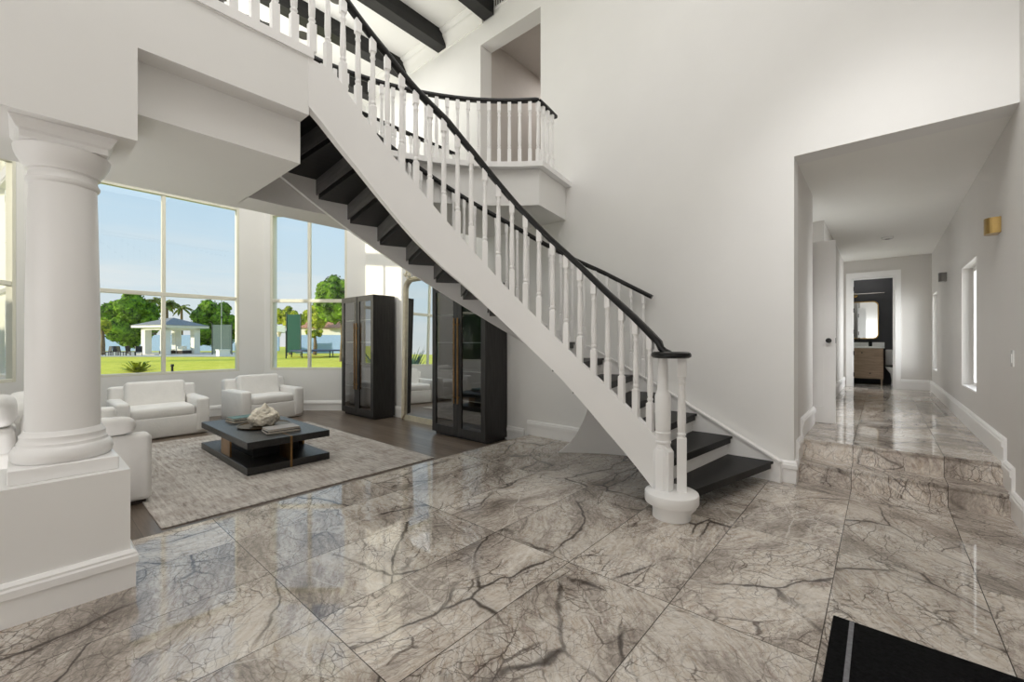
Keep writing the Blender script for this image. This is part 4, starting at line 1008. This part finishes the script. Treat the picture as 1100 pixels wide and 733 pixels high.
# ================================================================== LIGHT
def area(name, loc, rot, sx, sy, power, color=(1, 1, 1), spread=180):
    l = bpy.data.lights.new(name, 'AREA'); l.shape = 'RECTANGLE'; l.size = sx; l.size_y = sy; l.energy = power; l.color = color; l.spread = R(spread)
    o = bpy.data.objects.new(name, l); COL.objects.link(o); o.location = loc; o.rotation_euler = rot; return o
area('foyer_fill', (-1.3, .9, 6.35), (0, 0, 0), 3.4, 5.0, 112, (1, .99, .98))  # added fill panel that brightens the foyer, not a real fixture
area('great_room_fill', (-6.9, 1.6, 6.12), (0, 0, 0), 3.6, 4.6, 112, (1, .99, .96))  # added overhead fill lifting the great room, stands for no fixture
area('great_room_up_fill', (-6.9, 1.6, 4.3), (R(180), 0, 0), 3.2, 4.2, 120, (1, .985, .93))  # added fill facing up to brighten the great room ceiling
area('entry_fill', (-1.3, -2.9, 1.25), (R(-112), 0, 0), 3.4, 2.2, 74, (.99, .99, 1))  # added fill behind the camera for undersides and hall, no such lamp
area('living_low_fill', (-4.2, -.62, -.05), (R(180), 0, 0), .9, 1.2, 17, (1, .985, .96))  # added out of view behind the pedestal to lift soffit and stair undersides
area('hall_window_light', (1.5, 6.95, 1.5), (0, R(90), 0), 1.6, 1.3, 90, (1, 1, 1))
area('hall_window_light', (1.5, 10.95, 1.5), (0, R(90), 0), 1.6, 1.1, 80, (1, 1, 1))
area('hall_fill_light', (.1, 2.4, 4.6), Vector((0, 3.7, -4.3)).to_track_quat('-Z', 'Y').to_euler(), .6, .6, 7, (1, .99, .98), 60)
area('bath_light', (-.3, 12.2, 2.95), (0, 0, 0), .6, .4, 6, (1, .97, .92))
area('upper_hall_fill', (-3.9, 6.4, 6.0), (0, 0, 0), .8, .8, 14, (1, .96, .93))  # added fill so the upper hall is not too dark, no fixture there
sun = bpy.data.lights.new('sun', 'SUN'); sun.energy = 5.5; sun.angle = R(.8); sun.color = (1, .91, .70)
so = bpy.data.objects.new('sun', sun); COL.objects.link(so)
so.rotation_euler = Vector((1.62, 5.25, -1.12)).to_track_quat('-Z', 'Y').to_euler()
# sky
w = bpy.data.worlds.new('sky'); SC.world = w; w.use_nodes = True; nt = w.node_tree; nt.nodes.clear()
tc = nt.nodes.new('ShaderNodeTexCoord'); sep = nt.nodes.new('ShaderNodeSeparateXYZ'); nt.links.new(tc.outputs['Generated'], sep.inputs[0])
cr = nt.nodes.new('ShaderNodeValToRGB'); nt.links.new(sep.outputs[2], cr.inputs[0])
stops = [(0, lin(236, 240, 240)), (.10, lin(224, 240, 248)), (.22, lin(208, 234, 251)), (.5, lin(176, 216, 250))]
while len(cr.color_ramp.elements) < 4: cr.color_ramp.elements.new(.5)
for e, (p, c) in zip(cr.color_ramp.elements, stops): e.position = p; e.color = (*c, 1)
mp = nt.nodes.new('ShaderNodeMapping'); mp.inputs['Scale'].default_value = (2.2, 2.2, 16); nt.links.new(tc.outputs['Generated'], mp.inputs[0])
nz = nt.nodes.new('ShaderNodeTexNoise'); nz.inputs['Scale'].default_value = 1.6; nz.inputs['Detail'].default_value = 7; nt.links.new(mp.outputs[0], nz.inputs['Vector'])
c2r = nt.nodes.new('ShaderNodeValToRGB'); nt.links.new(nz.outputs[0], c2r.inputs[0]); c2r.color_ramp.elements[0].position = .48; c2r.color_ramp.elements[1].position = .72
low = nt.nodes.new('ShaderNodeMapRange'); nt.links.new(sep.outputs[2], low.inputs[0]); low.inputs[1].default_value = .03; low.inputs[2].default_value = .28; low.inputs[3].default_value = .75; low.inputs[4].default_value = 0
mu = nt.nodes.new('ShaderNodeMath'); mu.operation = 'MULTIPLY'; nt.links.new(c2r.outputs[0], mu.inputs[0]); nt.links.new(low.outputs[0], mu.inputs[1])
mx = nt.nodes.new('ShaderNodeMix'); mx.data_type = 'RGBA'; nt.links.new(mu.outputs[0], mx.inputs[0]); nt.links.new(cr.outputs[0], mx.inputs[6]); mx.inputs[7].default_value = (*lin(250, 250, 248), 1)
bg = nt.nodes.new('ShaderNodeBackground'); bg.inputs['Strength'].default_value = 1.0; nt.links.new(mx.outputs[2], bg.inputs[0])
ow = nt.nodes.new('ShaderNodeOutputWorld'); nt.links.new(bg.outputs[0], ow.inputs[0])
SC.view_settings.view_transform = 'Standard'; SC.view_settings.look = 'None'; SC.view_settings.exposure = -.15; SC.view_settings.gamma = 1
SC.cycles.max_bounces = 10; SC.cycles.diffuse_bounces = 7; SC.cycles.glossy_bounces = 5; SC.cycles.transparent_max_bounces = 12
SC.cycles.sample_clamp_indirect = 6; SC.cycles.caustics_reflective = False; SC.cycles.caustics_refractive = False
